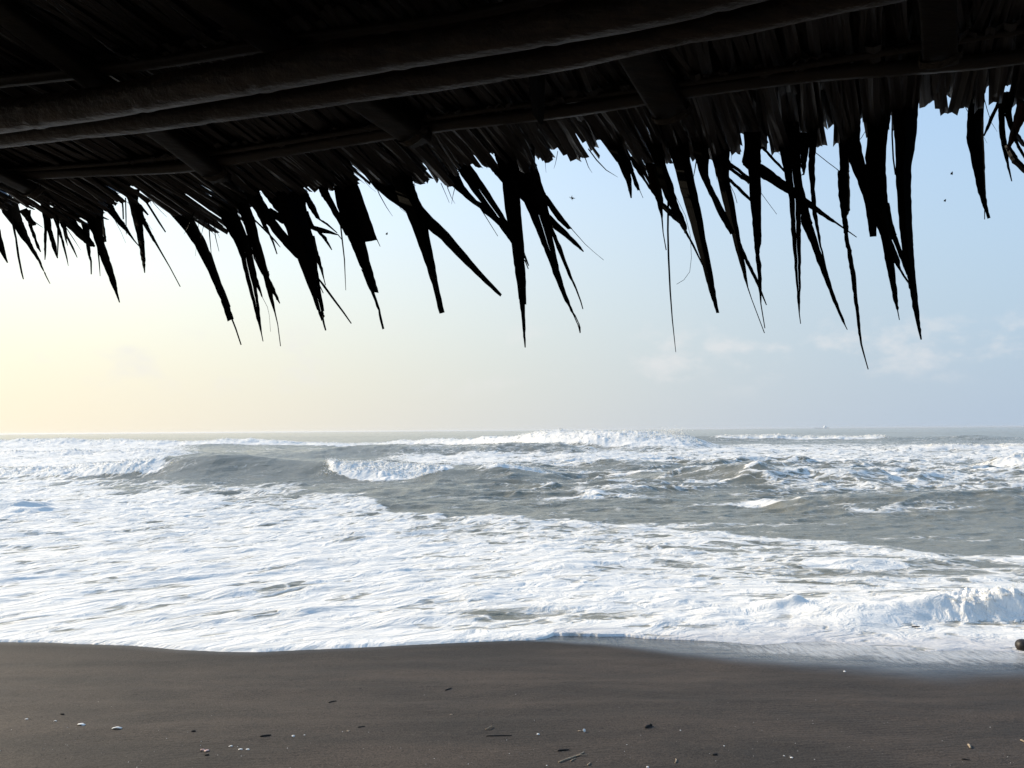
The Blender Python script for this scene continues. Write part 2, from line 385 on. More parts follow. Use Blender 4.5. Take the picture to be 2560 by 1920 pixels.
# wet film: between the foam edge and the line of the last backwash
wl = np.interp(SX, _w[:, 0], _w[:, 1], left=20.0)
wl = wl + 0.10 * fbm(SX * 1.3, SY * 0.0 + 2, 3, 31)
bandw = np.maximum(ex - wl, 0.02)
wet = sstep(-0.25, 0.45, (SY - wl) / bandw) * (wl < 15)
wetL = sstep(0.25, 0.0, ex - SY) * 0.25
damp = sstep(1.5, 0.1, ex - SY + 0.25 * fbm(SX * 0.5, SY * 0.5, 3, 33))
wet = np.clip(np.maximum(wet, wetL), 0, 1)
px_, py_ = project(SX, np.maximum(SY, 3.0), SZ)
res = np.clip((wl < 15) * sstep(0.05, 0.75, (SY - wl) / bandw) * (0.55 + 0.45 * sstep(1700, 2100, px_)), 0, 1)
beach = grid_mesh('sand', SX, SY, SZ, M_sand, {'wet': wet, 'residue': res, 'damp': damp}, 'structure')
tag(beach, 'dark grey brown volcanic sand beach sloping to the water')

# ------------------------------------------------------------------ sea
yl = np.concatenate([np.linspace(8.2, 15, 240)[:-1], np.linspace(15, 30, 215)[:-1], np.linspace(30, 60, 190)[:-1], np.linspace(60, 160, 230)[:-1], np.linspace(160, 400, 90)[:-1], np.geomspace(400, 16000, 55)])
tl = np.concatenate([np.linspace(-1.05, -0.78, 60)[:-1], np.linspace(-0.78, 0.78, 880)[:-1], np.linspace(0.78, 1.05, 60)])
T, Yg = np.meshgrid(tl, yl)
Xg = T * Yg
PX, PY = project(Xg, Yg, np.zeros_like(Xg))

def horizon(px): return 1075.5 - (px - 1280) * math.tan(ROLL)

def line_noise(x, freq, seed, o=3):
    xt = np.linspace(x.min(), x.max(), 6000)
    return np.interp(x, xt, fbm(xt * freq, xt * 0 + seed * 0.37, o, seed))

def crest(pts, wf, wb, jitter=0.0, seed=0):
    """pts: (px, crest row, distance). Returns height field and crest-relative coordinate."""
    P = np.array([at_dist(a, b, d) for a, b, d in pts])
    cy = np.interp(Xg, P[:, 0], P[:, 1]) + jitter * line_noise(Xg, 0.12, seed)
    ch = np.interp(Xg, P[:, 0], P[:, 2]); ch[(Xg < P[0, 0]) | (Xg > P[-1, 0])] = 0
    # fade the ends
    wdt = (P[-1, 0] - P[0, 0])
    ends = sstep(P[0, 0], P[0, 0] + 0.08 * wdt, Xg) * sstep(P[-1, 0], P[-1, 0] - 0.08 * wdt, Xg)
    tt = Yg - cy
    sh = np.where(tt < 0, np.exp(-np.abs(tt / wf) ** 1.6), np.exp(-(tt / wb) ** 2))
    return np.maximum(ch, 0) * ends * sh, tt, P

WAVES = {
 'mid': ([(-300, 1190, 47), (0, 1181, 46), (200, 1169, 45), (400, 1151, 44), (440, 1145, 43.6), (480, 1141, 43.3), (550, 1138, 43), (620, 1140, 43), (690, 1146, 42.5), (760, 1151, 42), (810, 1152, 41.5), (850, 1153, 41), (950, 1156, 41), (1050, 1163, 40.5), (1130, 1169, 40), (1250, 1167, 40), (1380, 1177, 40), (1480, 1196, 40)], 1.9, 3.6, 0.5),
 'outer': ([(-500, 1106, 140), (0, 1101, 140), (130, 1099, 140), (300, 1101, 138), (450, 1105, 136), (600, 1099, 134), (800, 1108, 132), (900, 1111, 130), (1000, 1104, 125), (1100, 1101, 120), (1200, 1099, 113), (1290, 1091, 106), (1350, 1083, 102), (1400, 1079, 100), (1480, 1080, 97), (1560, 1082, 95), (1640, 1085, 95), (1700, 1086, 95), (1760, 1093, 96), (1900, 1108, 98)], 6.5, 11, 2.0),
 'right_outer': ([(1650, 1097, 145), (1780, 1091, 145), (1900, 1091, 145), (2000, 1093, 145), (2100, 1093, 145), (2200, 1090, 144), (2240, 1095, 143), (2350, 1092, 142), (2450, 1089, 142), (2560, 1096, 142), (2800, 1094, 142)], 6, 10, 2.0),
 'right_far': ([(2180, 1128, 80), (2300, 1119, 80), (2400, 1117, 80), (2480, 1116, 80), (2540, 1112, 80), (2620, 1117, 80), (2800, 1122, 80)], 3.6, 6, 1.0),
 'left_second': ([(-300, 1134, 86), (0, 1132, 86), (150, 1130, 86), (300, 1126, 85), (350, 1124, 85), (430, 1129, 84), (540, 1142, 84)], 3.4, 6, 0.8),
 'swell': ([(560, 1140, 76), (740, 1128, 76), (850, 1121, 75), (950, 1115, 75), (1010, 1116, 74), (1100, 1120, 74), (1300, 1114, 74), (1400, 1114, 73), (1520, 1128, 72), (1640, 1140, 72)], 3.6, 6, 0.8),
 'right_edge': ([(2420, 1172, 47), (2500, 1151, 46), (2560, 1147, 46), (2650, 1150, 46), (2800, 1160, 46)], 1.8, 3.2, 0.3),
 'peak': ([(1500, 1212, 37), (1650, 1190, 37), (1780, 1176, 36.5), (1850, 1169, 36), (1890, 1161, 36), (1925, 1168, 36), (2000, 1180, 36), (2110, 1184, 35), (2260, 1203, 35)], 1.5, 3.0, 0.4),
 'dark': ([(1420, 1180, 49), (1511, 1160, 49), (1600, 1156, 48.5), (1705, 1162, 48), (1850, 1160, 52), (2000, 1158, 54), (2100, 1170, 54)], 1.9, 3.2, 0.4),
 'hump': ([(760, 1262, 31), (950, 1234, 31), (1080, 1223, 31), (1180, 1233, 30.5), (1330, 1252, 30)], 2.2, 3.0, 0.3),
 'ripple_right': ([(1900, 1262, 25), (2120, 1246, 25), (2320, 1240, 25), (2480, 1232, 25), (2640, 1240, 25)], 1.3, 2.0, 0.3),
}
Z = np.zeros_like(Xg)
TT = {}
for k, (pts, wf, wb, jit) in WAVES.items():
    h, tt, P = crest(pts, wf, wb, jit, len(k) + 3)
    TT[k] = (h, tt, P)
    Z = np.maximum(Z, h) + 0.25 * np.minimum(Z, h)

# chop
dfar = sstep(12, 45, Yg)
ax, ay = Xg * 0.96 + Yg * 0.10, Yg * 0.98 - Xg * 0.10
c1 = fbm(ax * 0.11, ay * 0.26, 3, 41); c2 = fbm(ax * 0.42, ay * 0.95, 3, 51); c3 = fbm(ax * 1.3, ay * 2.6, 3, 61)
rid = 1 - np.abs(c2) * 2.2
fade_far = sstep(1200, 200, Yg)
face = np.zeros_like(Xg)
h_, tt_, P_ = TT['mid']; face = sstep(1.0, 0.0, tt_) * sstep(-4.0, -2.0, tt_) * sstep(380, 460, PX) * sstep(1300, 1150, PX)
Z = Z + (1 - 0.5 * face) * (0.26 * c1 * dfar + 0.085 * rid * sstep(10.5, 26, Yg) + 0.042 * c3 * sstep(9.8, 20, Yg)) * (0.15 + 0.85 * fade_far)
Z = Z + 0.16 * np.maximum(0, fbm(ax * 0.20 + 9, ay * 0.5, 3, 77)) * sstep(26, 50, Yg)

st1 = np.clip(1 - np.abs(fbm(ax * 0.075 + 3, ay * 0.20, 2, 181)) * 2.6, 0, 1) ** 3
st2 = np.clip(1 - np.abs(fbm(ax * 0.16 + 7, ay * 0.42, 2, 191)) * 2.4, 0, 1) ** 3
reg = sstep(20, 32, Yg) * sstep(130, 60, Yg) * (0.35 + 0.65 * sstep(900, 1500, PX)) * (1 - 0.9 * face)
msk = np.clip(0.5 + fbm(ax * 0.03, ay * 0.07, 2, 195) * 1.6, 0, 1)
Z = Z + reg * (0.34 * st1 * msk + 0.17 * st2)
# lines of flow on the surface: aslant at the left, level at the right
_gx = np.linspace(-40, 40, 4000); _sl_ = np.interp(_gx, [-9, -6, -2, 1.5, 5], [0.62, 0.62, 0.42, 0.10, -0.10])
_g = np.cumsum(_sl_) * (_gx[1] - _gx[0]); _g -= np.interp(0, _gx, _g)
FV = Yg - np.interp(np.clip(Xg, -40, 40), _gx, _g) * sstep(60, 25, Yg)
FU = Xg
# ---- foam coverage
def bnd(pts):
    p = np.array(pts, float); return np.interp(PX, p[:, 0], p[:, 1])
T_near = bnd([(-400, 1218), (0, 1220), (160, 1224), (320, 1236), (450, 1242), (600, 1246), (700, 1244), (790, 1240), (870, 1242), (905, 1248), (935, 1258), (960, 1270), (985, 1281), (1030, 1288), (1090, 1290), (1120, 1296), (1250, 1298), (1500, 1308), (1640, 1322), (1750, 1335), (1900, 1345), (2050, 1352), (2150, 1360), (2300, 1382), (2380, 1391), (2560, 1390), (3000, 1400)])
T_near = T_near + 9 * fbm(Xg * 0.9, Yg * 0.5, 4, 71) + 5 * fbm(Xg * 0.25, Yg * 0.2, 3, 73)
below = PY - T_near
cov = np.full_like(Xg, 0.10)
cov += 0.10 * sstep(1500, 2000, PX) * sstep(1240, 1170, PY)
# streaks in the open water
stk = fbm(ax * 0.10, ay * 0.55, 4, 81)
cov += 0.36 * sstep(0.08, 0.5, stk) * sstep(1095, 1120, PY)
cov += reg * (0.30 * st1 * msk + 0.22 * st2) * sstep(1000, 1500, PX)
# foam fields behind the middle wave
def soft(lo, hi, v, s): return sstep(lo - s, lo + s, v) * sstep(hi + s, hi - s, v)
cov = np.maximum(cov, (0.66 + 0.2 * c1) * soft(-600, 480, PX, 90) * soft(1112, 1175, PY, 10))
cov = np.maximum(cov, (0.60 + 0.25 * c1) * soft(960, 1720, PX, 90) * soft(1132, 1172, PY, 9))
cov = np.maximum(cov, (0.55 + 0.25 * c1) * soft(1650, 2600, PX, 80) * soft(1112, 1165, PY, 10))
cov = np.maximum(cov, (0.40 + 0.3 * c1) * soft(1900, 2700, PX, 120) * soft(1165, 1240, PY, 16))
cov = np.maximum(cov, (0.50 + 0.15 * c1) * soft(-600, 330, PX, 120) * soft(1198, 1236, PY, 8))
cov = np.maximum(cov, (0.40 + 0.15 * c1) * soft(330, 760, PX, 60) * soft(1216, 1250, PY, 6))
cov *= 1 - 0.85 * sstep(1104, 1092, PY)
# the clean faces of the unbroken waves
for k, lo, hi in (('mid', 400, 1420), ('swell', 560, 1450), ('dark', 1480, 2100), ('peak', 1640, 2260), ('hump', 760, 1330)):
    h, tt, P = TT[k]
    wgt = sstep(1.6, 0.2, tt) * sstep(-4.5, -2.2, tt) * sstep(lo - 90, lo + 60, PX) * sstep(hi + 90, hi - 60, PX) * 0.8
    cov = cov * (1 - wgt) + np.minimum(cov, 0.16 + 0.3 * sstep(1500, 1700, PX)) * wgt
# near carpet
right = sstep(850, 1100, PX)
near = sstep(-6, 8, below)
c_near = 0.665 + 0.13 * c1
c_lace = 0.47 + 0.14 * c1 + 0.24 * sstep(10, 130 + 60 * sstep(1400, 1800, PX), below)
cn = c_near * (1 - right) + c_lace * right
cn -= 0.16 * soft(560, 900, PX, 60) * sstep(60, 10, below)          # torn lobe at the left end of the clear water
cn = cn + 0.30 * np.exp(-(below / 7.0) ** 2) * right           # bright leading edge of the carpet
cn = np.clip(cn + 0.13 * fbm(FU * 0.30, FV * 0.75, 4, 91), 0, 1)
# thinner, holey stretches
cn -= 0.22 * soft(1120, 1620, PX, 120) * soft(1525, 1562, PY, 10) + 0.14 * soft(1900, 2500, PX, 120) * soft(1400, 1450, PY, 14)
cov = np.where(near > 0, cov * (1 - near) + cn * near, cov)
ed = Yg - edge_y(Xg)
cov = np.maximum(cov, sstep(0.9, 0.15, ed) * np.where(PX < 1385, 1.0, 0.74))
film = (PX > 1385) & (ed < 0.55)
cov = np.where(film, np.minimum(cov, 0.66 + 0.25 * np.clip(ed / 0.55, 0, 1)), cov)

thin = np.clip(sstep(1560, 1900, PX) * sstep(1.15, 0.35, ed) + 0.8 * (PX > 1385) * sstep(0.45, 0.1, ed), 0, 1) * (0.75 + 0.5 * fbm(FU * 0.8, FV * 2.0, 3, 161))
# ---- foam lumps near the shore
lum1 = fbm(FU * 0.38, FV * 1.1, 4, 101, 0.55); lum2 = fbm(FU * 1.3 + 4, FV * 2.6, 3, 111, 0.55)
fm_ = near * sstep(0.25, 1.4, ed)
Z += fm_ * (0.115 * np.maximum(lum1 - 0.02, 0) ** 0.8 + 0.024 * lum2 + 0.05 * np.maximum(0, fbm(ax * 0.25, ay * 0.6, 3, 121)))

# ---- shore features: small dumping wave at the right, low mounds and ridges in the foam
def bump(pxs, wf, wb, jit=0.0, seed=1, endf=0.12):
    P = np.array([at_dist(a, b, d) for a, b, d in pxs])
    cy = np.interp(Xg, P[:, 0], P[:, 1]) + jit * line_noise(Xg, 1.1, seed)
    ch = np.interp(Xg, P[:, 0], P[:, 2])
    wd = P[-1, 0] - P[0, 0]
    e = sstep(P[0, 0], P[0, 0] + endf * wd, Xg) * sstep(P[-1, 0], P[-1, 0] - endf * wd, Xg)
    tt = Yg - cy
    s = np.where(tt < 0, np.exp(-np.abs(tt / wf) ** 2.2), np.exp(-(tt / wb) ** 2))
    return np.maximum(ch, 0) * e * s, tt, e
WF_SB = np.interp(PX, [1900, 2150, 2330, 2450], [0.9, 0.75, 0.32, 0.26])
sb, sbt, sbe = bump([(1840, 1480, 11.0), (1990, 1452, 11.0), (2060, 1446, 11.0), (2150, 1453, 10.95), (2220, 1461, 10.9), (2290, 1463, 10.85), (2360, 1469, 10.8), (2420, 1480, 10.75), (2500, 1478, 10.7), (2620, 1480, 10.7), (2800, 1490, 10.7)], WF_SB, 1.3, 0.10, 5, 0.3)
sb = sb * (0.86 + 0.55 * lum1 + 0.35 * lum2) * np.interp(PX, [1900, 2130, 2260, 2360, 2420], [0.22, 0.34, 0.55, 0.85, 0.95])
q = (PX > 2330) & (sb > 0.02)
sb[q] += 0.085 * sstep(2330, 2440, PX[q]) * np.clip(sb[q] / 0.15, 0, 1) * (np.abs(fbm(Xg[q] * 4.5, Yg[q] * 3.0, 5, 151, 0.6)) * 2 - 0.4)
Z = np.maximum(Z, sb)
def mound(px, py, wpx, h, wf, wb, skew=0.0):
    """low foam mound: centre on the water at (px, py), half-width in pixels, height in metres"""
    global Z, cov
    c = at_z(px, py, 0.0); wx = wpx / F * c[1]
    tx = (Xg - c[0]) / wx; tt = Yg - c[1] - skew * (Xg - c[0])
    s = np.exp(-np.abs(tx) ** 2.4) * np.where(tt < 0, np.exp(-np.abs(tt / wf) ** 1.7), np.exp(-(tt / wb) ** 2))
    Z = Z + h * s * (0.75 + 0.5 * lum1); cov = np.maximum(cov, np.where(s > 0.3, 0.85, 0))
for a in ((1950, 1530, 70, 0.16, 0.14, 0.5), (1990, 1527, 24, 0.10, 0.10, 0.3), (1180, 1495, 70, 0.10, 0.25, 0.5), (1560, 1562, 130, 0.03, 0.08, 0.25, 0.10), (1650, 1560, 30, 0.05, 0.12, 0.2),
          (30, 1578, 70, 0.03, 0.05, 0.3), (1820, 1556, 50, 0.03, 0.06, 0.25), (560, 1490, 60, 0.07, 0.22, 0.5), (140, 1502, 45, 0.08, 0.22, 0.5), (230, 1508, 50, 0.05, 0.2, 0.4),
          (30, 1285, 110, 0.35, 0.8, 1.5), (760, 1412, 50, 0.08, 0.3, 0.6), (1700, 1508, 50, 0.06, 0.2, 0.5), (2140, 1420, 120, 0.08, 0.3, 0.8), (420, 1402, 90, 0.08, 0.4, 0.8), (980, 1440, 60, 0.06, 0.3, 0.6), (1420, 1420, 80, 0.07, 0.3, 0.6), (760, 1535, 60, 0.035, 0.2, 0.3)):
    mound(*a)
cov = np.where((sb > 0.05) & (sbt < 0.5), np.maximum(cov, 0.98), cov)

# ---- whitewater on breaking crests: foam cover and billowing relief
BREAK = {  # wave: list of (px0, px1, apron depth in m at px0, at px1, cover, end softness in px)
 'mid': [(-600, 405, 2.4, 1.6, 1.0, 40), (822, 1130, [(800, 0.7), (850, 1.7), (930, 3.0), (1000, 2.7), (1060, 1.5), (1130, 0.5)], 3.0, 1.0, 16), (1205, 1390, 1.0, 0.5, 0.9, 30)],
 'outer': [(-900, 1300, 6.0, 5.0, 1.0, 40), (1300, 1740, 6.0, 9.0, 1.0, 30)],
 'right_outer': [(1790, 2205, 3.0, 4.5, 0.95, 30)], 'right_far': [(2300, 2560, 2.0, 2.8, 0.95, 40)],
 'left_second': [(-600, 430, 3.4, 2.2, 0.85, 60)], 'right_edge': [(2525, 2800, 2.0, 2.0, 0.95, 20)], 'peak': [(1866, 1906, 0.8, 0.5, 0.75, 14)],
}
for k, segs in BREAK.items():
    h, tt, P = TT[k]
    for p0, p1, d0, d1, cv, es in segs:
        prof = d0 if isinstance(d0, list) else [(p0, d0), (p1, d1)]
        dep = np.interp(PX, [a_[0] for a_ in prof], [a_[1] for a_ in prof]); sc_ = max(0.45, max(a_[1] for a_ in prof) / 2.6); scy = dep / 2.6
        front = tt + (0.55 * line_noise(Xg, 0.6 / sc_, 141) + 0.25 * line_noise(Xg, 2.2 / sc_, 143)) * scy
        mk = soft(p0, p1, PX, es) * sstep(-dep * 1.15, -dep * 0.85, front) * sstep(1.2 * sc_, 0.2 * sc_, tt)
        cov = np.maximum(cov, cv * mk)
        q = mk > 0
        big = fbm(Xg[q] * 0.45 / sc_, Yg[q] * 0.4 / sc_, 3, 137)
        fine = fbm(Xg[q] * 1.9 / sc_, Yg[q] * 0.75 / sc_, 5, 131, 0.66)
        Z[q] += mk[q] * min(sc_, 1.8) * (0.20 * big + 0.20 * np.abs(fine) * (0.6 + 0.9 * np.clip(big + 0.3, 0, 1)) - 0.04)
        # the tumbling front bulges towards the shore
        bulge = np.interp(Xg, P[:, 0], P[:, 2]) * 0.30 * np.exp(-((tt + dep * 0.5) / (dep * 0.45)) ** 2) * mk
        Z = Z + bulge * (0.6 + 0.5 * line_noise(Xg, 1.0 / sc_, 145))

# ---- meet the sand
base = sand_base(Yg)
lip = np.where(PX < 1390, 0.035, 0.006)
thick = np.clip(ed * 0.9, -0.06, 0) + lip * sstep(0.0, 0.09, ed) + 0.012 * sstep(0.05, 0.6, ed)
shore = base + thick
Zsea = np.where(ed < 0, shore, np.maximum(Z * sstep(0.0, 0.8, ed), shore))
sea = grid_mesh('sea', Xg, Yg, Zsea, M_sea, {'foam': np.clip(cov, 0, 1), 'thin': np.clip(thin, 0, 1)}, 'structure')
at_ = sea.data.attributes.new('flow', 'FLOAT_VECTOR', 'POINT'); at_.data.foreach_set('vector', np.stack([FU, FV, np.zeros_like(FU)], -1).astype(np.float32).ravel())
tag(sea, 'grey green sea with rolling waves and a wide white carpet of foam')

# tumbling froth of each breaker
ICO_V = []; ICO_F = []
bm = bmesh.new(); bmesh.ops.create_icosphere(bm, subdivisions=1, radius=1.0)
bm.verts.ensure_lookup_table(); ICO_V = np.array([v.co[:] for v in bm.verts]); ICO_F = np.array([[v.index for v in f.verts] for f in bm.faces]); bm.free()
def lumps(name, centres, radii, label, parent=sea, mat=M_froth):
    n = len(centres); nv = len(ICO_V)
    jit = 1 + rng.uniform(-0.16, 0.16, (n, nv, 1))
    v = centres[:, None, :] + ICO_V[None] * jit * radii[:, None, None] * np.array([1.15, 1.0, 0.85])
    f = (ICO_F[None] + (np.arange(n) * nv)[:, None, None]).reshape(-1, 3).astype(np.int32)
    me = bpy.data.meshes.new(name)
    me.vertices.add(n * nv); me.vertices.foreach_set('co', v.reshape(-1).astype(np.float32))
    me.loops.add(f.size); me.loops.foreach_set('vertex_index', f.ravel())
    me.polygons.add(len(f)); me.polygons.foreach_set('loop_start', np.arange(0, f.size, 3, dtype=np.int32))
    me.update(calc_edges=True); me.polygons.foreach_set('use_smooth', np.ones(len(f), dtype=bool))
    me.materials.append(mat)
    o = bpy.data.objects.new(name, me); C.objects.link(o); o.parent = parent; o['kind'] = 'stuff'; o['label'] = label
    return o
def sea_height(x, y):
    j = np.clip(np.searchsorted(yl, y) - 1, 0, len(yl) - 2); i = np.clip(np.searchsorted(tl, x / y) - 1, 0, len(tl) - 2)
    return Zsea[j, i]
def froth(wave, p0, p1, dep, n, r0_, r1_, label, spray=0.0):
    P = TT[wave][2]
    pxs = [q[0] for q in WAVES[wave][0]]
    xa = np.interp(p0, pxs, P[:, 0]); xb = np.interp(p1, pxs, P[:, 0])
    x = rng.uniform(xa, xb, n); cy = np.interp(x, P[:, 0], P[:, 1])
    s = rng.random(n) ** 1.2
    wob = 0.75 + 0.5 * fbm(x * 0.35 / (dep / 2.6), x * 0 + 5, 3, 171)
    y = cy - dep * s * wob + 0.25 * dep * rng.normal(0, 0.25, n)
    z = sea_height(x, y)
    r = rng.uniform(r0_, r1_, n) * (0.7 + 0.6 * rng.random(n) ** 2)
    up = spray * rng.random(n) ** 5
    r = r * np.where(up > 0.2 * spray, 0.55, 1.0)
    return lumps('breaking_crest', np.stack([x, y, z - r * 0.35 + up], -1), r, label)
froth('mid', 815, 1100, 2.2, 3000, 0.02, 0.07, 'white tumbling crest in the middle of the near big wave', 0.12)
froth('mid', -150, 400, 2.0, 3500, 0.02, 0.07, 'long low line of whitewater left of the dark wave hump', 0.1)
froth('mid', 1205, 1385, 0.8, 600, 0.015, 0.05, 'small foam crest right of the middle breaker', 0.06)
froth('outer', -200, 1300, 5.0, 5000, 0.04, 0.16, 'far line of whitewater below the horizon at left', 0.2)
froth('outer', 1300, 1730, 7.0, 3500, 0.04, 0.16, 'tallest far breaker reaching up to the horizon', 0.25)
froth('right_outer', 1790, 2205, 3.2, 2500, 0.06, 0.2, 'far foam crest under the distant ship', 0.25)
froth('right_far', 2300, 2545, 2.2, 2200, 0.04, 0.13, 'foam crest at far right in front of a dark swell', 0.15)
froth('left_second', -150, 420, 2.6, 2500, 0.03, 0.12, 'second thin whitewater line at far left', 0.12)
froth('right_edge', 2530, 2700, 1.6, 1000, 0.03, 0.09, 'breaking crest cut by the right picture edge', 0.12)
# spray plume of the far breaker
c = at_dist(1680, 1079, 95)
n = 420; q = rng.normal(0, 1, (n, 3)) * np.array([0.9, 0.6, 0.30]) + c; q[:, 2] += np.abs(q[:, 0] - c[0]) * 0.05
lumps('spray_plume', q - np.array([0, 0, 0.1]), rng.uniform(0.02, 0.07, n), 'white spray thrown up at the end of the far breaker')
# splash of the shore dump at right: clusters of fingers thrown up from the line of impact, drops of many sizes
pts_ = []; rad_ = []
for k in range(60):
    px = 2395 + 230 * rng.random(); x0 = at_dist(px, 1520, 10.5)[0]; y0 = 10.60 + 0.16 * rng.random()
    hmax = (0.06 + 0.26 * rng.random() ** 1.5) * (0.4 + 0.6 * sstep(2395, 2470, px)); dirx = rng.normal(0.02, 0.35); diry = rng.normal(-0.15, 0.25)
    m_ = int(20 + 60 * rng.random())
    t_ = rng.random(m_) ** 0.8
    pts_.append(np.stack([x0 + dirx * hmax * t_ + rng.normal(0, 0.006 + 0.02 * t_, m_), y0 + diry * hmax * t_ + rng.normal(0, 0.012, m_), float(sea_height(np.array([x0]), np.array([y0]))[0]) - 0.01 + 0.55 * hmax * (t_ - 0.25 * t_ ** 3) + rng.normal(0, 0.006, m_)], -1))
    rad_.append((0.0018 + 0.009 * rng.random(m_) ** 4) * (1.15 - 0.75 * t_))
lumps('breaking_crest', np.concatenate(pts_), np.concatenate(rad_), 'frothy splash of the small shore wave at right', mat=M_spray)

# ------------------------------------------------------------------ thatched roof
E = np.array([math.sin(math.radians(108)), math.cos(math.radians(108)), 0.0])       # along the eave, to the right
_az, _sl = math.radians(27), math.radians(15.6)
S = np.array([math.sin(_az) * math.cos(_sl), math.cos(_az) * math.cos(_sl), -math.sin(_sl)])   # down the slope
NRM = np.cross(E, S); NRM /= np.linalg.norm(NRM)
if NRM[2] < 0: NRM = -NRM
OUT = np.array([math.sin(math.radians(18)), math.cos(math.radians(18)), 0.0])
D_EAVE = 2.10
_d = ray(1446, 390); _t = D_EAVE / (_d @ OUT)
O = CAM + _d * _t
def roof_pt(a, b, c=0.0):
    return O + np.multiply.outer(a, E) + np.multiply.outer(b, S) + np.multiply.outer(c, NRM) if np.ndim(a) else O + a * E + b * S + c * NRM
def roof_hit(px, py, c=0.0):
    d = ray(px, py); t = ((O + c * NRM - CAM) @ NRM) / (d @ NRM); return CAM + d * t
def roof_ab(p):
    q = p - O; A = np.array([E, S, NRM]).T; return np.linalg.solve(A, q)
def hang_hit(px, py, dd=0.0, c=-0.015):
    """on the roof underside as far as the eave, below it on the hanging curtain"""
    d = ray(px, py)
    t2 = (D_EAVE + dd) / (d @ OUT)
    den = d @ NRM
    t1 = ((O + c * NRM - CAM) @ NRM) / den if den > 1e-6 else 1e9
    if t1 <= 0: t1 = 1e9
    return CAM + d * min(t1, t2)

roof = bpy.data.objects.new('thatched_roof', None); C.objects.link(roof)
roof.location = (0, 0, 0)
tag(roof, 'dark palm thatch eave on bamboo poles overhanging the view, with ragged hanging leaves', 'roof')

def set_along(me, vals):
    at = me.attributes.new('along', 'FLOAT_VECTOR', 'POINT'); at.data.foreach_set('vector', np.asarray(vals, np.float32).ravel())

def ribbon_geo(Ls, Rs, fold, th, nrm_hint, gap=None):
    """closed thin folded strip from left and right edge points; gap opens a slit along the midrib"""
    n = len(Ls); V = []; A = []; Fc = []
    ln = 0
    for i in range(n):
        l, r_ = Ls[i], Rs[i]; mid = (l + r_) / 2
        wd = np.linalg.norm(r_ - l)
        if i: ln += np.linalg.norm(mid - (Ls[i-1] + Rs[i-1]) / 2)
        f = nrm_hint
        mm = mid + f * (fold * wd)
        g = (r_ - l) * (gap[i] if gap is not None else 0.0)
        for k, off in ((0, 0.0), (40, th)):
            for p, uu in ((l, -0.5), (mm - g, 0.0), (mm + g, 0.0), (r_, 0.5)):
                V.append(p + f * off); A.append((uu * wd * 420 + k, ln * 4, k / 12))
    cols = ((0, 1), (2, 3)) if gap is not None else ((0, 1), (1, 3))
    for i in range(n - 1):
        a, b = 8 * i, 8 * (i + 1)
        for c0, c1 in cols: Fc += [(a + c0, a + c1, b + c1, b + c0), (a + 4 + c0, b + 4 + c0, b + 4 + c1, a + 4 + c1)]
        Fc += [(a, b, b + 4, a + 4), (a + 3, a + 7, b + 7, b + 3)]
        if gap is not None: Fc += [(a + 1, a + 5, b + 5, b + 1), (a + 2, b + 2, b + 6, a + 6)]
    e = 8 * (n - 1)
    for c0, c1 in cols: Fc += [(c0, 4 + c0, 4 + c1, c1), (e + c0, e + c1, e + 4 + c1, e + 4 + c0)]
    return V, A, Fc

def leaf_obj(name, V, A, Fc, mat):
    o = mesh_obj(name, V, Fc, mat, roof, smooth=False)
    set_along(o.data, A); return o

# --- bamboo
def pole(name, pts, radii, nodes_every, mat, parent=roof, seg=20, seed=0, sub=14, flat=1.0):
    """bamboo pole through 3-D points: swollen nodes with a groove, slightly uneven internodes"""
    rr = random.Random(seed)
    pts = np.array(pts, float); d = np.concatenate([[0], np.cumsum(np.linalg.norm(np.diff(pts, axis=0), axis=1))])
    Ltot = d[-1]; step = nodes_every / sub
    ss = np.arange(0, Ltot + step * 0.5, step)
    V = []; Fc = []
    off = rr.random() * nodes_every
    ctr = np.stack([np.interp(ss, d, pts[:, k]) for k in range(3)], -1)
    rad = np.interp(ss, d, radii)
    ax_ = (pts[-1] - pts[0]) / np.linalg.norm(pts[-1] - pts[0])
    s1 = np.cross(ax_, [0, 0, 1]); s1 /= np.linalg.norm(s1); s2 = np.cross(s1, ax_)
    for i, s in enumerate(ss):
        ph = ((s + off) % nodes_every) / nodes_every; ph = min(ph, 1 - ph) * nodes_every
        sw = 1 + 0.15 * math.exp(-(ph / (rad[i] * 0.22)) ** 2) - 0.06 * math.exp(-((ph - rad[i] * 0.5) / (rad[i] * 0.3)) ** 2)
        ov = 1 + 0.015 * math.sin(s * 7 + seed)
        for k in range(seg):
            a = 2 * math.pi * k / seg
            V.append(ctr[i] + ((s1 * math.cos(a) + s2 * math.sin(a)) if flat == 1.0 else (s1 * max(-0.9, min(0.9, 1.25 * math.cos(a))) + s2 * flat * max(-0.9, min(0.9, 1.25 * math.sin(a))))) * rad[i] * sw * ov)
    n = len(ss)
    for i in range(n - 1):
        for k in range(seg):
            k2 = (k + 1) % seg
            Fc.append((i * seg + k, i * seg + k2, (i + 1) * seg + k2, (i + 1) * seg + k))
    Fc.append(tuple(range(seg))[::-1]); Fc.append(tuple(range((n - 1) * seg, n * seg)))
    return mesh_obj(name, V, Fc, mat, parent)

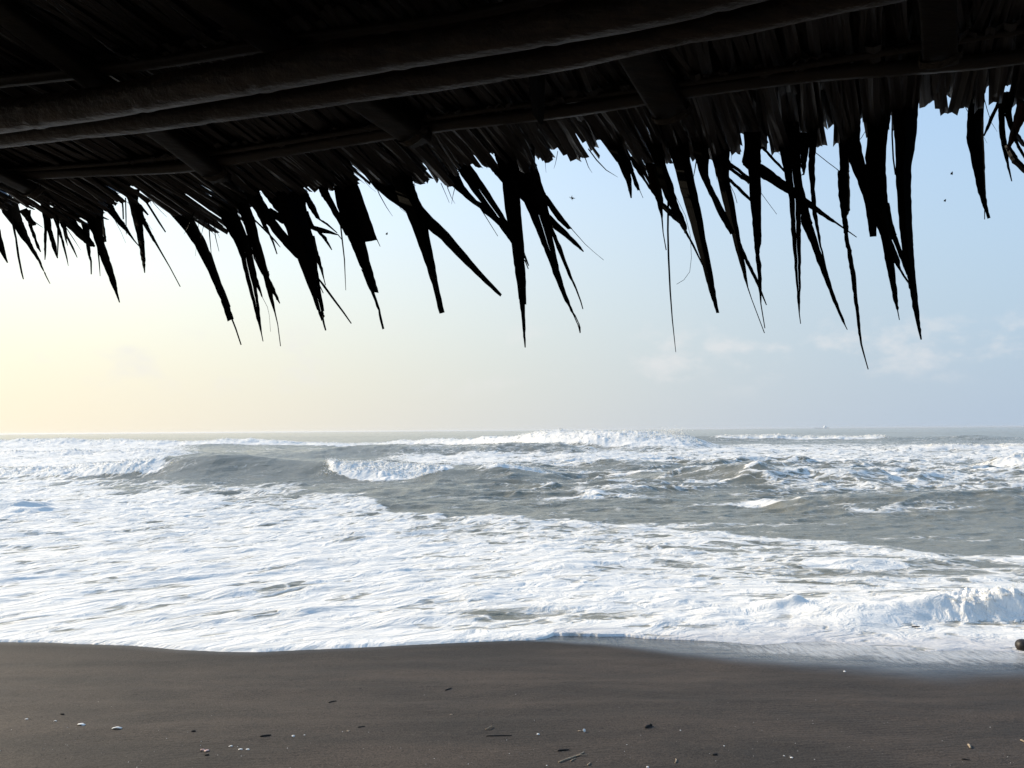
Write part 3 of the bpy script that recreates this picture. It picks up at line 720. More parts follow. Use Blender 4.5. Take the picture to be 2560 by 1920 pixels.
def beam_from_pixels(name, pix, c, mat, seed, every):
    pts = []; rad = []
    for px, pt_, pb in pix:
        pc = roof_hit(px, (pt_ + pb) / 2, c)
        dep = (pc - CAM) @ fwd
        pts.append(pc); rad.append((pb - pt_) / 2 / F * dep * 0.97)
    a = pts[0] + (pts[0] - pts[2]) / np.linalg.norm(pts[0] - pts[2]) * 1.6
    b = pts[-1] + (pts[-1] - pts[-3]) / np.linalg.norm(pts[-1] - pts[-3]) * 1.4
    return pole(name, [a] + pts + [b], [rad[0]] + rad + [rad[-1]], every, mat, seed=seed)
o = beam_from_pixels('bamboo_beam', [(0, 250, 332), (230, 222, 302), (440, 180, 266), (650, 140, 231), (850, 100, 196), (1060, 74, 163), (1270, 36, 130), (1560, -22, 80), (1710, -52, 49), (2000, -122, -22)], -0.13, M_bamboo, 3, 0.36)
o['label'] = 'thick dusty bamboo pole, upper of the two'
o = beam_from_pixels('bamboo_beam', [(0, 306, 370), (150, 290, 353), (340, 266, 333), (540, 240, 306), (740, 210, 279), (900, 182, 254), (1060, 155, 232), (1239, 126, 204), (1440, 90, 170), (1700, 36, 113), (1860, 8, 87), (2100, -48, 32), (2270, -84, 0)], -0.10, M_bamboo, 11, 0.42)
o['label'] = 'lower bamboo pole with a bright rim along its underside'

# battens parallel to the eave
def batten(pix, c, wd, th, mat, name='bamboo_batten'):
    pts = [roof_ab(roof_hit(x, y, c)) for x, y in pix]
    A = np.array([p[0] for p in pts]); B = np.array([p[1] for p in pts])
    aa = np.linspace(A.min() - 1.4, A.max() + 0.8, 60); bb = np.interp(aa, A, B)
    V = []; Fc = []
    for i, (a, b) in enumerate(zip(aa, bb)):
        w2 = wd * (1 + 0.06 * math.sin(a * 9)); cc = c + 0.004 * math.sin(a * 5 + wd * 90)
        for db, dc in ((-w2 / 2, th * 0.2), (-w2 * 0.3, -th * 0.6), (0, -th), (w2 * 0.3, -th * 0.6), (w2 / 2, th * 0.2), (0, th * 0.4)):
            V.append(roof_pt(a, b + db, cc + dc))
    for i in range(len(aa) - 1):
        for k in range(6):
            k2 = (k + 1) % 6; Fc.append((6 * i + k, 6 * i + k2, 6 * i + 6 + k2, 6 * i + 6 + k))
    Fc.append(tuple(range(6))[::-1]); e = 6 * (len(aa) - 1); Fc.append(tuple(range(e, e + 6)))
    return mesh_obj(name, V, Fc, mat, roof)
batten([(0, 445), (450, 418), (850, 358), (1110, 315), (1446, 272), (1700, 232), (2050, 190), (2420, 160)], -0.020, 0.050, 0.014, M_batten)
batten([(0, 425), (300, 410), (560, 380), (850, 330), (1200, 280), (1446, 250), (1700, 208)], -0.012, 0.022, 0.008, M_batten)
batten([(0, 205), (450, 150), (850, 90), (1100, 55)], -0.02, 0.045, 0.012, M_batten)

# rafters running down the slope
for i, (px0, py0, px1, py1, wpx) in enumerate([(330, 275, 555, 448, 62), (880, 235, 1055, 352, 80), (1585, 120, 1690, 302, 86), (2345, 20, 2352, 168, 80), (-150, 360, 110, 490, 55)]):
    A0 = roof_ab(roof_hit(px0, py0, -0.045)); A1 = roof_ab(roof_hit(px1, py1, -0.045))
    p0 = roof_pt(A0[0] + (A0[0] - A1[0]) * 4.5, A0[1] + (A0[1] - A1[1]) * 4.5, -0.05); p1 = roof_pt(A1[0], A1[1], -0.045)
    dep = (p1 - CAM) @ fwd
    pole('bamboo_rafter', [p0, (p0 + p1) / 2, p1], [wpx / 2 / F * dep * 1.05] * 3, 0.9, M_rafter, seed=40 + i, flat=0.35)
    # lashing round rafter and batten
    ax_ = (p1 - p0) / np.linalg.norm(p1 - p0)
    ctr = p1 - ax_ * 0.035
    s1 = np.cross(ax_, NRM); s1 /= np.linalg.norm(s1)
    V = []; Fc = []; rl = wpx / 2 / F * dep * 1.05 + 0.004; turns = 5; ns = 16 * turns
    for k in range(ns + 1):
        a = 2 * math.pi * k / 16; q = ctr + ax_ * (0.022 * (k / ns - 0.5)) + (s1 * math.cos(a) + NRM * 0.45 * math.sin(a)) * (rl * 0.98 + 0.002 * math.sin(a * 3 + k))
        for j in range(4):
            b = 2 * math.pi * j / 4; V.append(q + (ax_ * math.cos(b) + (s1 * math.cos(a) + NRM * math.sin(a)) * math.sin(b)) * 0.0028)
    for k in range(ns):
        for j in range(4):
            j2 = (j + 1) % 4; Fc.append((4 * k + j, 4 * k + j2, 4 * k + 4 + j2, 4 * k + 4 + j))
    mesh_obj('lashing', V, Fc, M_cord, roof)

# --- thatch: courses of folded leaflets, seen from below
PROF = np.array([(-600, 600), (-200, 560), (0, 520), (30, 490), (90, 505), (150, 540), (200, 560), (235, 560), (270, 505), (330, 490), (400, 507), (480, 540), (520, 565), (560, 572), (600, 540), (640, 490), (700, 480), (760, 472), (830, 462), (890, 446),
    (935, 465), (972, 470), (1020, 460), (1052, 452), (1066, 430), (1108, 460), (1150, 430), (1175, 398), (1192, 412), (1240, 412), (1290, 410), (1345, 420), (1356, 394), (1420, 390), (1478, 385), (1494, 380), (1520, 402), (1560, 420), (1600, 422), (1660, 400), (1725, 388), (1760, 400), (1830, 378), (1905, 352), (1918, 345), (1935, 372), (2000, 365), (2060, 355), (2100, 345),
    (2170, 326), (2230, 317), (2290, 297), (2328, 285), (2350, 240), (2371, 188), (2372, 192), (2364, 256), (2380, 274), (2420, 258), (2490, 245), (2560, 250), (2800, 240)], float)
PROF = PROF[np.argsort(PROF[:, 0], kind='stable')]
def tip_b(a, skew):
    bs = np.linspace(-0.5, 0.35, 171)
    pts = roof_pt(a + skew * (bs + 0.25), bs, np.zeros_like(bs) - 0.005)
    qx, qy = project(pts[:, 0], pts[:, 1], pts[:, 2])
    g = qy - np.interp(qx, PROF[:, 0], PROF[:, 1])
    k = np.where(g > 0)[0]
    return bs[k[0]] if len(k) else 0.1

def leaflet(a0, b0, b1, wd, skew, c0, lift, rr, fold=0.28, taper=0.85, bend=0.0, cutm=0.010):
    n = 5; Ls = []; Rs = []
    cut = rr.uniform(-cutm, cutm)
    for i in range(n):
        t = i / (n - 1); b = b0 + (b1 - b0) * t
        a = a0 + skew * (b - b0) + 0.004 * math.sin(t * 4 + a0 * 50)
        w_ = wd * (1 - (1 - taper) * t) * 0.5
        c = c0 + lift * (b - b0) - bend * t * t
        tw = rr.uniform(-0.1, 0.1) * wd
        Ls.append(roof_pt(a - w_, b - (cut if i == n - 1 else 0), c + tw)); Rs.append(roof_pt(a + w_, b + (cut if i == n - 1 else 0), c - tw))
    return ribbon_geo(Ls, Rs, fold * (1 if rr.random() < 0.7 else -0.6), 0.0012, NRM)

rr = random.Random(12)
eave = []
a = -3.6
while a < 2.2:
    sk = rr.gauss(0.0, 0.07)
    left = max(0, min(1, (-a - 0.6) / 1.6))
    sk += rr.gauss(0, 0.10) * left
    b1 = tip_b(a, sk) + rr.gauss(-0.004, 0.010) - (0.02 if rr.random() < 0.2 else 0)
    wd = rr.uniform(0.012, 0.036)
    eave.append((a + sk * 0.25, -0.27 + rr.uniform(-0.02, 0.02), b1, wd, sk, -0.004 - rr.random() * 0.014, rr.uniform(0.0, 0.03)))
    a += wd * rr.uniform(0.42, 0.62)
bulkV = []; bulkA = []; bulkF = []
def add_bulk(g):
    V, A, Fc = g; k = len(bulkV); bulkV.extend(V); bulkA.extend(A); bulkF.extend([tuple(i + k for i in f) for f in Fc])
in_view = [e for e in eave if -2.35 < e[0] < 1.35]
step = max(1.0, len(in_view) / 290.0)
pick = set(id(in_view[int(i * step)]) for i in range(min(290, len(in_view))))
for e in eave:
    g = leaflet(e[0], e[1], e[2], e[3], e[4], e[5], e[6], rr, taper=rr.uniform(0.6, 0.95), bend=0.01)
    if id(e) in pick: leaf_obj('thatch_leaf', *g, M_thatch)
    else: add_bulk(g)
# a second, higher layer at the eave closes the gaps
a = -3.6
while a < 2.2:
    sk = rr.gauss(0.0, 0.06); b1 = tip_b(a, sk) - rr.uniform(0.0, 0.03); wd = rr.uniform(0.022, 0.04)
    add_bulk(leaflet(a + sk * 0.25, -0.45, b1, wd, sk, 0.016, 0.02, rr, taper=0.8, cutm=0.02)); a += wd * 0.36
# upper courses
for ci, b0 in enumerate((-0.47, -0.68, -0.89, -1.10, -1.32, -1.55)):
    a = -3.6
    while a < 2.2:
        sk = rr.gauss(0.0, 0.08); wd = rr.uniform(0.013, 0.030)
        add_bulk(leaflet(a, b0 + rr.uniform(-0.02, 0.02), b0 + 0.34, wd, sk, -0.006 - rr.random() * 0.016, 0.09 + rr.uniform(-0.02, 0.03), rr, taper=0.95)); a += wd * rr.uniform(0.5, 0.8)
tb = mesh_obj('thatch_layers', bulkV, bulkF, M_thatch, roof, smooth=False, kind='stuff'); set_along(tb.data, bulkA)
# matted upper thatch (closed slab)
aa = np.linspace(-6.5, 5.0, 70); bb = np.linspace(-2.9, -0.06, 16)
V = []; Fc = []
for layer, off in ((0, 0.035), (1, 0.16)):
    for b in bb:
        for a in aa:
            lim = tip_b(a, 0.0) - 0.05 if abs(b - bb[-1]) < 1e-6 else b
            V.append(roof_pt(a, min(b, lim) if b == bb[-1] else b, off + (0.02 * math.sin(a * 7 + b * 9) if layer else 0.0)))
na, nb_ = len(aa), len(bb)
for layer in (0, 1):
    k0 = layer * na * nb_
    for j in range(nb_ - 1):
        for i in range(na - 1):
            q = (k0 + j * na + i, k0 + j * na + i + 1, k0 + (j + 1) * na + i + 1, k0 + (j + 1) * na + i)
            Fc.append(q if layer else q[::-1])
rim = [(j * na, (j + 1) * na) for j in range(nb_ - 1)] + [((j + 1) * na + na - 1, j * na + na - 1) for j in range(nb_ - 1)] + [(i + 1, i) for i in range(na - 1)] + [((nb_ - 1) * na + i, (nb_ - 1) * na + i + 1) for i in range(na - 1)]
for p_, q_ in rim: Fc.append((p_, q_, q_ + na * nb_, p_ + na * nb_))
tm = mesh_obj('thatch_mat', V, Fc, M_thatch, roof); set_along(tm.data, [(v[0] * 60, v[1] * 4, 0) for v in V])

# unseen rear roof slope, added to block light from behind the viewer
def slab(name, quad, th, mat):
    q = [np.array(p, float) for p in quad]; n_ = np.cross(q[1] - q[0], q[3] - q[0]); n_ /= np.linalg.norm(n_)
    V = []; nu, nv = 24, 10
    for sgn in (0, 1):
        for j in range(nv + 1):
            for i in range(nu + 1):
                u, v = i / nu, j / nv
                V.append((q[0] * (1 - u) + q[1] * u) * (1 - v) + (q[3] * (1 - u) + q[2] * u) * v + n_ * (sgn * th + 0.012 * math.sin(i * 2.3 + j * 1.7)))
    Fc = []; m_ = (nu + 1) * (nv + 1)
    for j in range(nv):
        for i in range(nu):
            a = j * (nu + 1) + i; f = (a, a + nu + 1, a + nu + 2, a + 1); Fc.append(f); Fc.append(tuple(k + m_ for k in f[::-1]))
    for i in range(nu): Fc.append((i, i + 1, i + 1 + m_, i + m_)); b = nv * (nu + 1) + i; Fc.append((b + 1, b, b + m_, b + 1 + m_))
    for j in range(nv): a = j * (nu + 1); Fc.append((a + nu + 1, a, a + m_, a + nu + 1 + m_)); b = a + nu; Fc.append((b, b + nu + 1, b + nu + 1 + m_, b + m_))
    o = mesh_obj(name, V, Fc, mat, roof); set_along(o.data, [(v[0] * 40, v[2] * 6, 0) for v in V]); return o
r1_, r2_ = roof_pt(-6.5, -2.9, 0.1), roof_pt(5.0, -2.9, 0.1)
back = -OUT * 2.6 + np.array([0, 0, -1.3])
slab('rear_light_block', [r1_, r2_, r2_ + back, r1_ + back], 0.12, M_thatch)

# --- long hanging leaves, traced one by one
PAN = {'A': (0, 440, 5.53), 'B': (380, 440, 3.7708), 'C': (840, 340, 3.0717), 'D': (1160, 340, 3.0725), 'E': (1500, 300, 2.765), 'F': (1800, 260, 4.608), 'G': (1880, 560, 4.3667), 'H': (2100, 160, 3.6065)}
LEAVES = [
 ('A', 'S', [(120,120,18),(135,300,18),(175,640,32),(220,860,34),(255,1110,32),(300,1335,26),(324,1428,16)]),
 ('A', 'E', [(-60,330,230,330),(-20,410,260,430),(60,540,300,600),(180,690,345,700),(270,820,390,820),(390,970,445,950),(500,1140,555,1160),(590,1300,615,1320),(640,1400,650,1400),(688,1488,694,1490)]),
 ('A', 'E', [(330,470,420,470),(365,560,420,540),(400,690,440,680),(455,830,490,820),(515,990,540,975),(560,1052,566,1050)]),
 ('A', 'E', [(260,480,370,440),(330,560,390,500),(400,650,460,610),(450,690,500,680)]),
 ('A', 'S', [(390,560,24),(470,630,16),(590,712,6)]),
 ('A', 'S', [(100,180,70),(170,235,62),(330,330,70),(470,420,34),(560,430,46)]),
 ('A', 'S', [(180,260,50),(260,330,60),(380,420,40),(480,465,14)]),
 ('A', 'E', [(530,260,680,260),(548,330,680,330),(570,460,672,500),(605,600,655,620),(610,800,645,780),(612,980,640,980),(617,1100,634,1090),(619,1160,623,1160)]),
 ('A', 'E', [(600,380,690,380),(620,500,690,520),(645,700,705,700),(690,880,745,840),(752,1058,785,985),(790,1135,800,1135)]),
 ('A', 'S', [(655,150,22),(740,400,30),(803,640,34),(803,900,24),(795,1140,10)]),
 ('A', 'S', [(740,200,40),(830,560,44),(880,720,38),(912,880,26),(935,965,6)]),
 ('A', 'S', [(700,430,50),(830,780,40),(880,960,34),(925,1140,20),(945,1245,6)]),
 ('A', 'S', [(880,640,40),(930,840,34),(1010,1000,30),(1068,1128,10)]),
 ('A', 'S', [(780,400,240),(900,560,190),(1040,720,130),(1160,840,120),(1250,930,90),(1312,975,30)]),
 ('A', 'E', [(1120,640,1240,640),(1150,740,1240,760),(1185,910,1245,950),(1215,1090,1250,1080),(1250,1180,1268,1180),(1258,1360,1266,1360)]),
 ('A', 'E', [(1040,330,1410,330),(1110,480,1410,480),(1210,640,1400,640),(1300,850,1420,820),(1345,1000,1445,940),(1400,1160,1510,1130),(1480,1350,1560,1300),(1560,1540,1612,1490),(1610,1650,1632,1620),(1650,1750,1656,1750)]),
 ('A', 'S', [(1295,300,20),(1318,620,26),(1345,920,26),(1372,1200,18),(1385,1385,8)]),
 ('A', 'E', [(1370,450,1425,450),(1400,650,1430,640),(1430,830,1460,820),(1440,920,1468,910)]),
 ('A', 'E', [(1330,380,1470,300),(1400,450,1560,400),(1510,515,1590,470),(1650,680,1690,620),(1745,770,1775,745),(1850,895,1858,885),(1920,970,1923,968)]),
 ('A', 'S', [(1685,300,26),(1700,450,24),(1705,600,20)]), ('A', 'S', [(1735,300,18),(1742,560,18),(1745,810,8)]),
 ('A', 'E', [(1720,180,1930,180),(1760,300,1905,300),(1790,400,1905,390),(1850,640,1970,620),(1900,850,1985,850),(1945,1080,2005,1080),(1975,1220,2006,1200),(1998,1340,2003,1340)]),
 ('A', 'E', [(1880,350,1960,420),(1945,560,1990,560),(1975,665,2030,640),(2080,840,2105,810),(2150,940,2168,925),(2200,1020,2212,1010),(2350,1270,2356,1268),(2490,1532,2494,1530)]),
 ('A', 'S', [(1880,350,40),(1960,440,44),(2050,540,22)]), ('A', 'S', [(1980,290,30),(2100,480,30),(2200,640,28),(2290,777,18)]),
 ('B', 'E', [(-140,60,280,60),(-40,150,330,230),(110,285,390,400),(300,510,480,570),(400,650,560,740),(530,900,630,940),(650,1170,738,1228),(662,1215,735,1245),(715,1366,768,1350)]),
 ('B', 'S', [(735,1300,16),(790,1440,15),(840,1592,12)]),
 ('B', 'E', [(560,180,760,180),(620,330,800,340),(690,470,840,430),(790,640,915,620),(850,820,925,760),(900,1010,975,1000),(945,1180,998,1130),(985,1340,1020,1300),(1028,1480,1034,1480),(1046,1560,1048,1560)]),
 ('B', 'E', [(830,560,905,560),(850,640,925,620),(900,800,955,800),(955,990,990,960),(1015,1090,1027,1080),(1034,1140,1041,1138)]),
 ('B', 'S', [(1036,1135,5),(1060,1180,4),(1088,1235,4),(1105,1310,3),(1112,1390,3),(1117,1467,3)]),
 ('B', 'E', [(760,150,900,160),(790,250,910,260),(860,430,965,400),(930,640,1015,620),(985,800,1065,790),(1050,950,1105,965),(1100,1130,1135,1110),(1156,1290,1164,1288),(1184,1400,1187,1400),(1211,1605,1213,1605)]),
 ('B', 'E', [(905,600,960,590),(920,650,965,690),(960,780,1005,850),(1040,930,1060,900)]),
 ('B', 'E', [(1060,900,1100,900),(1090,970,1105,960),(1125,1075,1150,1050),(1165,1145,1180,1130),(1204,1203,1207,1201)]),
 ('B', 'E', [(870,120,1000,120),(910,240,1020,240),(985,345,1050,340),(1050,480,1080,470),(1095,545,1120,560),(1135,625,1147,620),(1177,738,1181,736)]),
 ('B', 'S', [(930,380,16),(1020,465,16),(1100,545,16),(1160,610,14),(1210,672,6)]),
 ('B', 'E', [(920,170,1000,130),(980,270,1050,230),(1030,370,1110,320),(1075,440,1160,410),(1200,600,1260,540),(1300,710,1340,640),(1400,810,1450,780)]),
 ('B', 'E', [(1090,330,1110,300),(1150,400,1190,345),(1230,450,1270,430)]),
 ('B', 'E', [(1000,20,1400,20),(1020,120,1430,130),(1110,250,1450,280),(1185,345,1470,420),(1250,470,1505,530),(1300,590,1540,690),(1380,790,1548,790),(1470,1030,1575,980),(1560,1265,1620,1270),(1566,1275,1612,1280),(1600,1368,1626,1325)]),
 ('B', 'S', [(1605,1320,22),(1622,1400,18),(1638,1456,15)]),
 ('B', 'E', [(1500,560,1530,560),(1530,660,1552,670),(1548,790,1580,770),(1590,890,1607,870),(1618,970,1622,968),(1635,1030,1637,1030)]),
 ('B', 'S', [(1560,955,14),(1620,1035,22),(1700,1145,20),(1810,1292,16),(1879,1391,11)]), ('B', 'S', [(1580,1030,10),(1615,1105,8)]),
 ('B', 'E', [(1400,100,1460,130),(1430,190,1490,210),(1480,300,1530,270),(1545,395,1580,400),(1640,455,1652,446),(1745,538,1747,536)]),
 ('B', 'E', [(1440,330,1470,330),(1465,400,1490,390),(1495,495,1530,470),(1600,535,1630,500),(1755,557,1757,553),(1790,601,1791,599)]),
 ('B', 'E', [(1500,450,1550,480),(1540,505,1575,510),(1620,595,1642,580),(1694,698,1697,696)]),
 ('B', 'S', [(575,420,8),(600,580,8),(632,712,5)]),
 ('B', 'E', [(1560,100,1650,100),(1600,190,1680,190),(1650,260,1745,310),(1770,460,1810,440),(1830,560,1880,560)]),
 ('C', 'E', [(-90,0,60,0),(-60,150,90,150),(-30,300,140,305),(10,540,220,520),(60,710,275,680),(115,830,318,800),(118,836,222,812),(170,960,258,960),(222,1080,290,1080),(283,1202,326,1205)]),
 ('C', 'E', [(195,1020,232,1050),(240,1140,262,1130),(278,1215,297,1215),(322,1340,336,1330),(355,1486,368,1482)]),
 ('C', 'S', [(312,790,8),(340,850,4)]), ('C', 'S', [(30,640,12),(48,800,11),(65,950,9),(75,1185,4)]),
 ('C', 'E', [(240,300,320,230),(300,395,370,330),(410,490,500,420),(540,580,640,510),(690,695,710,595),(810,795,865,745),(960,950,1010,920),(1110,1095,1132,1065),(1262,1232,1272,1218)]),
 ('C', 'E', [(370,100,540,100),(410,250,565,280),(450,400,600,390),(490,500,640,500),(540,585,690,600),(620,790,715,770),(700,1010,760,1000),(752,1180,787,1150),(798,1366,832,1358)]),
 ('C', 'E', [(770,200,900,200),(860,355,985,385),(1000,480,1060,480),(1110,560,1145,540),(1250,690,1275,650),(1350,825,1362,800)]),
 ('C', 'E', [(840,30,960,30),(900,210,1000,180),(960,300,1080,290),(1060,440,1180,440),(1190,600,1280,600),(1290,740,1325,675),(1345,815,1370,760)]),
 ('C', 'S', [(1100,540,10),(1150,620,6),(1243,770,4)]), ('C', 'S', [(805,360,6),(840,440,4),(870,512,3)]),
 ('D', 'E', [(190,20,330,20),(230,130,380,130),(268,240,420,240),(298,370,428,380),(310,520,432,520),(336,680,445,680),(366,830,457,830),(385,980,466,980),(405,1120,473,1120),(424,1250,476,1294),(430,1290,464,1297),(445,1420,468,1420),(458,1540,472,1540),(468,1625,472,1625)]),
 ('D', 'S', [(458,900,20),(480,955,14),(497,997,8)]), ('D', 'S', [(466,950,10),(494,1021,7)]),
 ('D', 'E', [(340,60,540,60),(390,200,545,200),(410,300,585,320),(430,420,608,430),(470,520,630,540),(535,670,655,660),(600,830,690,830),(650,950,718,970),(700,1090,742,1080),(766,1242,785,1215),(820,1340,830,1325),(868,1435,882,1435),(880,1470,893,1470),(891,1515,895,1512)]),
 ('D', 'E', [(590,470,632,480),(610,560,640,540),(645,680,665,650),(690,800,708,770),(735,910,752,870),(800,1060,814,1040),(857,1175,865,1172),(894,1270,899,1268),(912,1330,915,1330)]),
 ('D', 'E', [(220,270,270,210),(300,360,340,300),(430,480,470,430),(560,590,600,550),(700,715,740,690),(800,795,820,765),(880,860,890,845),(917,890,920,887)]),
 ('D', 'E', [(540,320,580,330),(600,430,618,430),(625,505,645,470),(720,645,755,620),(800,716,828,712)]),
 ('D', 'S', [(820,706,6),(930,830,4),(1000,893,3),(1073,953,3)]),
 ('E', 'E', [(20,100,110,110),(60,200,150,190),(120,290,190,290),(180,420,217,410),(213,540,218,540)]),
 ('E', 'E', [(110,160,180,200),(160,250,205,260),(200,330,225,330),(232,430,255,420),(260,488,275,484)]), ('E', 'S', [(272,480,5),(298,540,3)]),
 ('E', 'E', [(200,250,270,250),(235,325,305,330),(290,400,332,390),(340,470,362,465),(378,525,382,520)], 'r2'),
 ('E', 'E', [(310,300,420,300),(340,400,420,370),(370,490,425,470),(400,590,432,580),(425,680,432,680),(435,780,438,780),(456,900,459,900)], 'r2'),
 ('E', 'E', [(300,100,410,100),(340,210,435,220),(390,330,460,330),(405,430,500,440),(470,570,530,560),(540,705,580,680),(580,765,601,742),(592,785,598,768),(640,870,650,865),(708,1005,712,1003)]),
 ('E', 'S', [(472,560,15),(469,760,13),(474,950,13),(485,1180,11),(500,1380,8),(524,1605,4)]),
 ('E', 'E', [(380,500,420,455),(430,610,440,575),(490,670,500,625),(545,712,550,680)]),
 ('E', 'E', [(440,80,600,80),(480,210,615,210),(520,340,624,290),(560,490,665,480),(610,660,700,650),(680,900,740,880),(735,1110,782,1080),(775,1240,802,1220),(806,1334,820,1332)]),
 ('E', 'E', [(630,120,740,120),(650,230,750,250),(680,345,748,380),(715,430,765,440),(770,540,815,540),(840,690,875,660),(905,790,930,780)]),
 ('E', 'E', [(730,80,895,80),(755,200,895,200),(785,300,893,290),(812,400,890,385),(850,560,925,570),(890,720,955,740),(930,860,975,870),(975,1020,1002,1000),(1020,1160,1024,1158),(1048,1240,1050,1240),(1136,1473,1138,1473)]),
 ('E', 'E', [(950,850,975,850),(975,910,995,905),(1010,990,1030,980),(1060,1085,1075,1070),(1095,1160,1107,1155),(1150,1280,1152,1279)]),
 ('E', 'E', [(995,80,1110,80),(1000,200,1110,200),(983,290,1110,290),(990,312,1110,320),(1026,346,1110,370),(1035,500,1112,500),(1048,650,1113,650),(1062,780,1114,780),(1068,850,1114,855),(1071,870,1106,875),(1076,930,1101,928),(1083,1000,1112,1005),(1095,1130,1116,1130),(1110,1270,1114,1270),(1139,1440,1141,1440)]),
 ('E', 'E', [(860,300,880,260),(890,340,905,295),(960,390,970,345),(1030,440,1040,405)]), ('E', 'E', [(870,400,885,380),(890,420,896,400),(960,490,965,465),(1040,562,1045,545)]),
 ('E', 'S', [(900,450,4),(930,510,4),(948,575,4)]), ('E', 'S', [(1110,500,4),(1222,652,3)]),
 ('E', 'S', [(520,520,3),(590,660,3),(625,800,3),(632,950,3),(620,1050,3),(580,1105,3),(530,1135,3)]),
 ('F', 'E', [(400,770,430,650),(440,830,470,685),(560,895,590,765),(700,985,720,870),(800,1045,810,925),(1010,1185,1000,1090),(1120,1250,1110,1180),(1240,1330,1250,1290),(1350,1387,1356,1372),(1574,1536,1576,1534)]),
 ('F', 'S', [(440,440,26),(480,490,28),(600,620,34),(750,775,30)]),
 ('F', 'E', [(620,200,900,200),(650,400,920,400),(690,560,925,560),(745,790,930,830),(790,1040,935,1100),(815,1300,930,1350)], 'G', [(430,60,532,60),(445,230,532,230),(465,420,531,420),(482,640,529,640),(500,850,524,850),(513,975,519,975),(530,1090,532,1090)]),
 ('F', 'E', [(840,450,925,480),(870,650,925,720),(900,900,945,900),(920,1050,985,1070),(930,1200,1015,1190),(935,1350,1060,1370)], 'G', [(545,0,655,0),(640,210,722,210),(740,470,802,460),(840,720,875,700),(900,880,935,870),(985,1060,1003,1050),(1018,1115,1022,1112),(1040,1155,1042,1154)]),
 ('F', 'E', [(910,330,1035,330),(925,430,1030,440),(930,600,1005,600),(935,720,990,710),(960,790,980,780),(932,825,965,820)]),
 ('F', 'E', [(1035,250,1125,250),(1030,420,1115,420),(1025,600,1095,600),(1020,740,1090,740),(1045,980,1090,980),(1060,1130,1102,1130),(1070,1270,1115,1260),(1105,1430,1135,1420),(1150,1640,1165,1640)], 'G', [(760,300,772,295),(820,560,826,550)]),
 ('F', 'S', [(1095,555,9),(1240,670,9),(1340,745,9),(1390,790,14)]),
 ('F', 'E', [(1360,180,1500,180),(1368,420,1490,420),(1378,600,1487,600),(1382,765,1485,765),(1358,778,1487,790),(1360,900,1490,900),(1375,1100,1495,1100),(1395,1255,1495,1222),(1408,1340,1458,1310),(1418,1410,1478,1410),(1432,1500,1470,1500),(1450,1640,1495,1640)], 'G', [(1040,285,1086,288),(1062,440,1105,430),(1080,560,1128,530),(1105,760,1143,760),(1135,960,1170,960),(1160,1150,1183,1150),(1185,1310,1200,1310),(1210,1400,1222,1400),(1240,1500,1247,1500),(1266,1588,1271,1587)]),
 ('H', 'E', [(50,400,190,400),(70,560,180,560),(82,690,180,690),(80,880,222,890),(155,1050,300,1050),(205,1180,330,1180),(232,1290,325,1300),(255,1440,325,1450),(272,1558,326,1552)]),
 ('H', 'E', [(240,380,460,380),(250,520,450,520),(250,620,430,620),(230,850,412,850),(240,1000,412,980),(270,1150,422,1150),(290,1300,438,1300),(325,1450,447,1440),(365,1545,455,1545)], 'G', [(1400,95,1510,110),(1435,280,1545,385),(1470,470,1552,440),(1510,660,1572,650),(1550,840,1592,840),(1576,930,1601,935),(1585,938,1592,938),(1608,1048,1611,1048)]),
 ('H', 'E', [(330,1300,430,1300),(380,1430,455,1440),(420,1560,470,1570)], 'G', [(1460,180,1525,180),(1500,310,1565,280),(1545,400,1612,400),(1588,470,1617,470),(1650,570,1664,560),(1700,640,1708,620),(1725,712,1731,690)]),
 ('H', 'E', [(410,1250,440,1250),(435,1400,470,1406),(465,1550,508,1530)], 'G', [(1518,120,1575,120),(1580,270,1632,270),(1640,430,1682,420),(1688,555,1702,550)]),
 ('H', 'E', [(470,330,710,330),(480,500,697,500),(490,600,692,580),(498,760,670,770),(502,950,643,920),(508,1100,640,1100),(520,1280,643,1280),(540,1480,650,1480),(560,1640,659,1640)], 'G', [(1625,150,1753,150),(1652,340,1766,340),(1700,580,1784,580),(1728,730,1799,730),(1768,960,1822,960),(1805,1120,1838,1120),(1842,1263,1852,1262)]),
 ('H', 'S', [(472,520,16),(470,640,16),(480,850,16),(500,1000,14)]),
 ('H', 'E', [(1150,230,1310,230),(1155,420,1295,420),(1148,560,1292,560),(1142,660,1294,660),(1183,860,1302,860),(1210,1000,1308,1000),(1250,1160,1313,1160),(1285,1270,1322,1250),(1305,1320,1336,1320),(1335,1394,1353,1390)]),
 ('H', 'S', [(1304,1290,10),(1304,1402,8)]),
 ('H', 'S', [(1450,290,40),(1430,350,34),(1360,500,34),(1297,650,14)], 'r2'),
 ('H', 'E', [(1420,250,1530,250),(1428,400,1490,400),(1428,480,1482,480),(1442,660,1495,660),(1475,800,1512,800),(1510,930,1526,920),(1546,1058,1551,1058)]),
 ('H', 'E', [(1500,250,1590,250),(1488,400,1550,400),(1490,460,1545,450),(1520,570,1562,560),(1565,680,1587,660),(1610,770,1627,750),(1655,845,1672,830),(1720,930,1724,925)]),
 ('H', 'S', [(1670,330,140),(1645,420,125),(1590,560,84),(1540,700,52),(1512,790,18)], 'r'),
 ('H', 'S', [(1500,730,40),(1535,790,60),(1580,870,72),(1670,960,60),(1760,1040,30)], 'g'),
 ('H', 'S', [(1560,600,40),(1600,650,42),(1650,720,42),(1720,770,20)], 'g'),
]
M_grey = leaf_material('grey_palm_leaf', (0.012, 0.011, 0.011, 1), (0.05, 0.042, 0.038, 1), 0.5, 0.03)
lr = random.Random(5)
